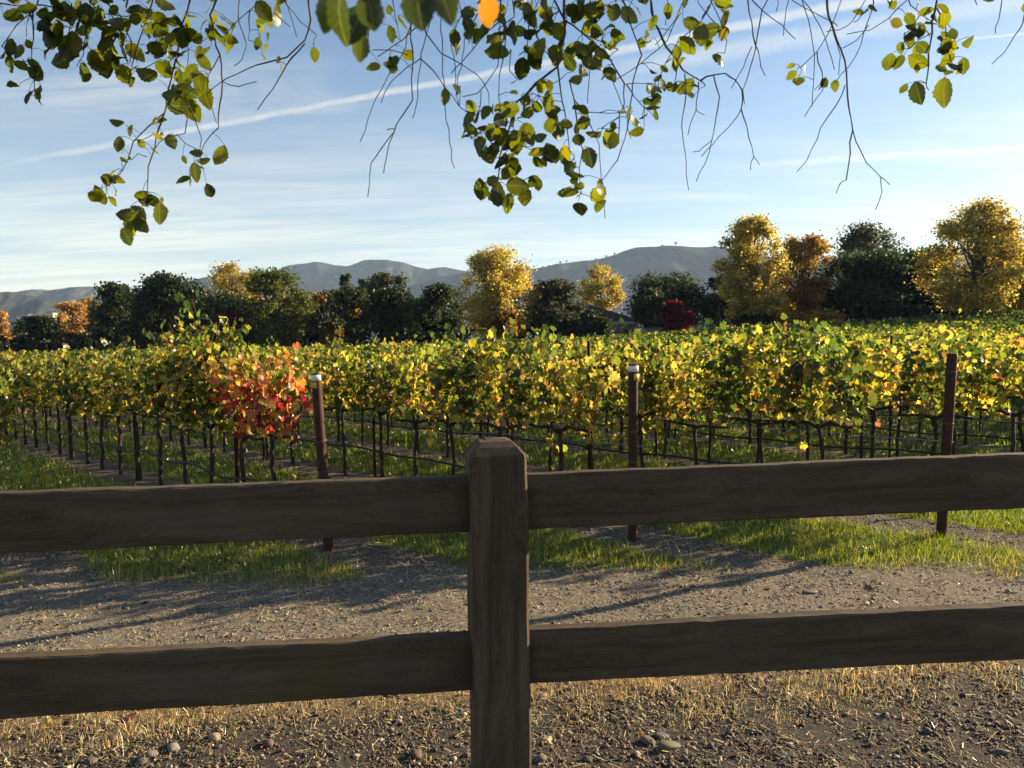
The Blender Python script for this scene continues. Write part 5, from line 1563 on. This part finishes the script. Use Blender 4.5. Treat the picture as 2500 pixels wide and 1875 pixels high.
           (c3p([(1800, 450)])[0], (8, 14), 2, 40), (c3p([(1690, 440)])[0], (8, 12), 1, 44), (c3p([(1580, 475)])[0], (8, 8), 1, 34), (c3p([(1590, 560)])[0], (8, 10), 1, 58), (c3p([(1740, 570)])[0], (6, 6), 1, 76), (c3p([(1610, 400)])[0], (8, 6), 1, 28), (c3p([(1930, 20)])[0], (4, 10), 1, 36)]}
NEARL = [((830, 50), 105, .52), ((868, 62), 100, .55), ((905, 25), 90, .5), ((800, 30), 80, .56), ((1020, 12), 110, .5), ((1085, 5), 90, .52), ((880, 115), 60, .62)]


def oak_leaf(seed):
    r_ = np.random.default_rng(seed)
    n = 13
    t_ = np.linspace(0, 1, n)
    wd = r_.uniform(.29, .37) * np.sin(np.pi * t_ ** r_.uniform(.74, .95)) ** 0.74
    wd[0], wd[-1] = 0.02, 0.01
    cup = r_.uniform(-.35, .75)
    curl = r_.uniform(-.45, .6)
    V = []
    tooth = lambda k: 1 + (0.085 if k % 2 else -0.03)
    for k in range(n):
        for s_ in (-1, -.55, 0, .55, 1):
            x_ = s_ * wd[k] * (tooth(k) if abs(s_) == 1 else 1) * (1 + .06 * r_.uniform(-1, 1))
            y_ = t_[k] + (0.015 * r_.uniform(-1, 1) if abs(s_) == 1 else 0)
            z_ = -cup * x_ * x_ * 1.5 - curl * (t_[k] - .4) ** 2 + .012 * r_.normal()
            V.append((x_, y_, z_))
    F = [(k * 5 + j, k * 5 + j + 1, (k + 1) * 5 + j + 1, (k + 1) * 5 + j) for k in range(n - 1) for j in range(4)]
    return MB().add(V, None, F)


OAKCOL = [(0.0, (0.035, 0.050, 0.008)), (0.3, (0.075, 0.094, 0.011)), (0.65, (0.120, 0.136, 0.013)), (0.95, (0.175, 0.175, 0.016)), (1.0, (0.20, 0.165, 0.024))]
M_OAKLEAF = leaf_mat('oak_leaf', 0.6, 0.03, True, OAKCOL, 1.1, 1.35)
M_REDLEAF = leaf_mat('red_oak_leaf', 0.5, 0.06, True, [(0.0, (0.30, 0.05, 0.02)), (1.0, (0.22, 0.06, 0.02))])
M_ORLEAF = leaf_mat('orange_oak_leaf', 0.5, 0.06, True, [(0.0, (0.55, 0.24, 0.03)), (1.0, (0.5, 0.2, 0.03))])
M_OAKSMALL = leaf_mat('small_oak_leaf', 0.6, 0.03, False, None, 1.1, 1.35)
M_DARKLEAF = leaf_mat('shaded_oak_leaf', 0.55, 0.03, True, [(0.0, (0.022, 0.034, 0.008)), (0.6, (0.045, 0.062, 0.010)), (1.0, (0.085, 0.100, 0.013))], 1.1, 1.35)  # darker copy of the oak leaf, shade of the near leaves put into its colour
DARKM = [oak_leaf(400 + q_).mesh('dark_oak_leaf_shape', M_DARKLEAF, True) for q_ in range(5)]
OAKSRC = [oak_leaf(100 + i) for i in range(14)]
OAKM = [q_.mesh('oak_leaf_shape', M_OAKLEAF, True) for q_ in OAKSRC]
REDM = [oak_leaf(200 + i).mesh('red_oak_leaf_shape', M_REDLEAF, True) for i in range(3)]
ORM = oak_leaf(300).mesh('orange_oak_leaf_shape', M_ORLEAF, True)

TB = Vector((-4.4, -0.9, 0.0))
oak = empty('overhanging_oak', tuple(TB))
mt = MB()
mt.tube([(0, 0, -.4), (.05, .02, .1), (.12, .1, 1.0), (.25, .22, 1.9), (.5, .4, 2.7), (.7, .55, 3.6)], [.34, .27, .23, .21, .19, .12], 12)
link('trunk', mt.mesh('trunk', M_TBARK, True), oak)
OFF = -TB


def limb_pt(x): return pix(x, -125 + 18 * math.sin(x / 310.0), depth_field(x, -125))


mt = MB()
lim = [Vector((-4.15, -.7, 2.25)), Vector((-3.4, .1, 2.55)), Vector((-2.4, .8, 2.56))] + [limb_pt(x) for x in range(-250, 3000, 110)]
lr_ = np.concatenate([[.13, .08, .045], np.linspace(.024, .002, len(lim) - 3) * rng.uniform(.85, 1.18, len(lim) - 3)])
lim = [p + Vector((0, rng.normal(0, .012), rng.normal(0, .010))) if q_ > 3 else p for q_, p in enumerate(lim)]
mt.tube([tuple(p + OFF) for p in lim], lr_, 9)
link('limb', mt.mesh('limb', M_TBARK, True), oak)


def leaf_obj(me, base, direction, face, length, parent):
    o = link('leaf', me, parent)
    y_ = direction.normalized()
    z_ = (face - y_ * face.dot(y_)).normalized()
    x_ = y_.cross(z_)
    M3 = Matrix((x_, y_, z_)).transposed()
    o.matrix_local = Matrix.Translation(base) @ M3.to_4x4() @ Matrix.Scale(length, 4)
    return o


def wobble(pts, r_mm):
    """subdivide a traced twig and give it knots"""
    out, rad = [], []
    n = len(pts)
    for i in range(n - 1):
        a, b = pts[i], pts[i + 1]
        m_ = max(2, int(math.hypot(b[0] - a[0], b[1] - a[1]) / 22))
        for q in range(m_):
            f = q / m_
            jx, jy = (rng.normal(0, 1.6), rng.normal(0, 1.2)) if q else (0, 0)
            out.append((a[0] + (b[0] - a[0]) * f + jx, a[1] + (b[1] - a[1]) * f + jy))
    out.append(pts[-1])
    t_ = np.linspace(0, 1, len(out))
    rad = r_mm * .001 * 1.0 * (1 - .62 * t_) * (1 + .22 * rng.uniform(-1, 1, len(out)))
    rad = np.maximum(rad, .0008)
    return out, rad


n_leaf = 0
small = []
for bough in ('left', 'middle', 'right'):
    mbr = MB()
    nodes = []
    br = bpy.data.objects.new('branch', None)
    for pts, r_mm in TW[bough]:
        if pts[0][1] < 1:
            lp = min(range(-250, 3000, 40), key=lambda x: abs(x - pts[0][0]))
            pts = [(lp, -124 + 18 * math.sin(lp / 310.0))] + list(pts)
        o2, rd = wobble(pts, r_mm)
        p3 = [P3(*p) for p in o2]
        nodes += p3
        mbr.tube([tuple(p + OFF) for p in p3], rd, 6)
    specs = []
    for (c, ext, cnt_, ln_) in LV[bough]:
        # the stem the cluster hangs from: nearest twig node to its centre
        cen = P3(*c)
        att = min(nodes, key=lambda q_: (q_ - cen).length)
        for _ in range(cnt_ if cnt_ < 4 else int(cnt_ * 1.1)):
            for _try in range(20):
                dx, dy = rng.uniform(-1, 1), rng.uniform(-1, 1)
                if dx * dx + dy * dy <= 1: break
            px, py = c[0] + dx * ext[0] * 1.22, c[1] + dy * ext[1] * 1.18
            mid = P3(px, py) + Vector((0, rng.uniform(-.05, .05), 0))
            L3 = ln_ * rng.uniform(.82, 1.15) / FPX * mid.y * 0.93
            out = (mid - att) * 6 + Vector((rng.normal(0, .45), rng.normal(0, .6), rng.normal(-.45, .45)))
            if out.length < 1e-3: out = Vector((0, 0, -1))
            dirn = out.normalized()
            face = Vector((rng.normal(-.35, .55), rng.normal(-.8, .45), rng.normal(.25, .5)))
            if cnt_ == 1 or ln_ > 54:
                face = Vector((rng.normal(-.2, .25), -1, rng.normal(.1, .25)))
                dirn.y *= .35; dirn.normalize()
            base = mid - dirn * L3 * .5
            specs.append((base, dirn, face, L3))
            nq = min(nodes, key=lambda q_: (q_ - base).length)
            mm = (nq + base) / 2 + Vector((0, 0, .004))
            mbr.tube([tuple(nq + OFF), tuple(mm + OFF), tuple(base + OFF)], [.0007, .0006, .0005], 4)
    br = link('branch', mbr.mesh('branch', M_TWIG, True), oak)
    specs.sort(key=lambda q_: -q_[3])
    lim_n = {'left': 112, 'middle': 118, 'right': 60}[bough]
    small += specs[lim_n:]
    for (base, dirn, face, L3) in specs[:lim_n]:
        me = OAKM[rng.integers(0, len(OAKM))]
        if L3 < .032 and rng.uniform() < .02: me = REDM[rng.integers(0, 3)]
        leaf_obj(me, base + OFF, dirn, face, L3, br)
        n_leaf += 1

mbr = MB()
near_specs = []
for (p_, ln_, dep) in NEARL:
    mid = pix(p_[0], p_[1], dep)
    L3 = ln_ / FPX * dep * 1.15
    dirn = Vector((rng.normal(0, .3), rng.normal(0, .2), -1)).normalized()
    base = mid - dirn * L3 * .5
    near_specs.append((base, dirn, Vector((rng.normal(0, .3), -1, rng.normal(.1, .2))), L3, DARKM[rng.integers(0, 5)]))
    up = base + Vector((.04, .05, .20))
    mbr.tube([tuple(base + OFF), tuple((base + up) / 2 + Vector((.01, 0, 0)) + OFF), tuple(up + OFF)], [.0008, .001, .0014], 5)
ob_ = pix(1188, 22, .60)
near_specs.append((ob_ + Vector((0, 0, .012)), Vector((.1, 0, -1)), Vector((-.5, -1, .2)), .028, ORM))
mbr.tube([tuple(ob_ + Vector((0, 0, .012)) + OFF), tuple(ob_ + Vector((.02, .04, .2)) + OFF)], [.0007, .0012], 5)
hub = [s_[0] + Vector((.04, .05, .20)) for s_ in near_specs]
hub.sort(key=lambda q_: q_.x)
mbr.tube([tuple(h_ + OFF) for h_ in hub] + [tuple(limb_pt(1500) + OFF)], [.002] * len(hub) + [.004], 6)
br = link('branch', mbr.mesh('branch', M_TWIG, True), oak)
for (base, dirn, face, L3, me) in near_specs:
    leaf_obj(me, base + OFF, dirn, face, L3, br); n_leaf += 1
for q_ in range(230):
    c_ = limb_pt(rng.uniform(-250, 2900)) + Vector((rng.normal(0, .04), rng.normal(.02, .09), abs(rng.normal(.02, .08)) - .02))
    small.append((c_, Vector((rng.normal(0, 1), rng.normal(0, 1), rng.normal(-.3, .7))).normalized(), Vector(tuple(rng.normal(0, 1, 3))), rng.uniform(.028, .046)))
ms = MB()
for (base, dirn, face, L3) in small:
    src = OAKSRC[rng.integers(0, len(OAKSRC))]
    y_ = dirn.normalized(); z_ = (face - y_ * face.dot(y_)).normalized(); x_ = y_.cross(z_)
    V = np.concatenate(src.v)
    W_ = np.array(base + OFF) + L3 * (V[:, 0:1] * np.array(x_) + V[:, 1:2] * np.array(y_) + V[:, 2:3] * np.array(z_))
    q_ = rng.uniform(0, 1)
    cc = np.array([np.interp(q_, [c[0] for c in OAKCOL], [c[1][k] for c in OAKCOL]) for k in range(3)])
    ms.add(W_, None, np.concatenate(src.f4), cc)
tag(link('leaves', ms.mesh('leaves', M_OAKSMALL, True, True), oak), kind='stuff')
print('oak leaves', n_leaf, len(small))

# the rest of its crown, behind and above the viewer
n = 7000
pos = np.stack([rng.normal(-2.6, 1.5, n), rng.normal(-1.4, .9, n), rng.normal(3.9, .55, n)], 1)
keep = (pos[:, 1] < .35) & (pos[:, 2] > 2.75)
pos = pos[keep]; n = len(pos)
mb = MB().leaves(LEAF4_V, LEAF4_F, pos - np.array(TB), unit(n) + np.array([0, 0, .4]), rng.uniform(0, 6.28, n), rng.uniform(.06, .1, n), pick(n, PAL['green'], .2))
link('crown', mb.mesh('crown', M_TREE, False, True), oak)
tag(oak, 'oak whose leafy twigs hang down into the top of the view', 'tree')

# ------------------------------------------------------------------ haze
ma, t = mat('haze_air')
pv = t.n.new('ShaderNodeVolumePrincipled')
pv.inputs['Color'].default_value = (0.50, 0.70, 1.0, 1)
pv.inputs['Density'].default_value = 1.3e-4
pv.inputs['Anisotropy'].default_value = 0.0
finish(t, pv.outputs[0], True)
top_z = 345
hz_ = link('haze', MB().box((-3300, -200, -32), (3300, 3350, top_z)).mesh('haze', ma))
tag(hz_, 'pale evening haze filling the valley air', 'haze', kind='stuff')
print('tris', sum(len(o.data.loop_triangles) if False else len(o.data.polygons) for o in bpy.data.objects if o.type == 'MESH'))
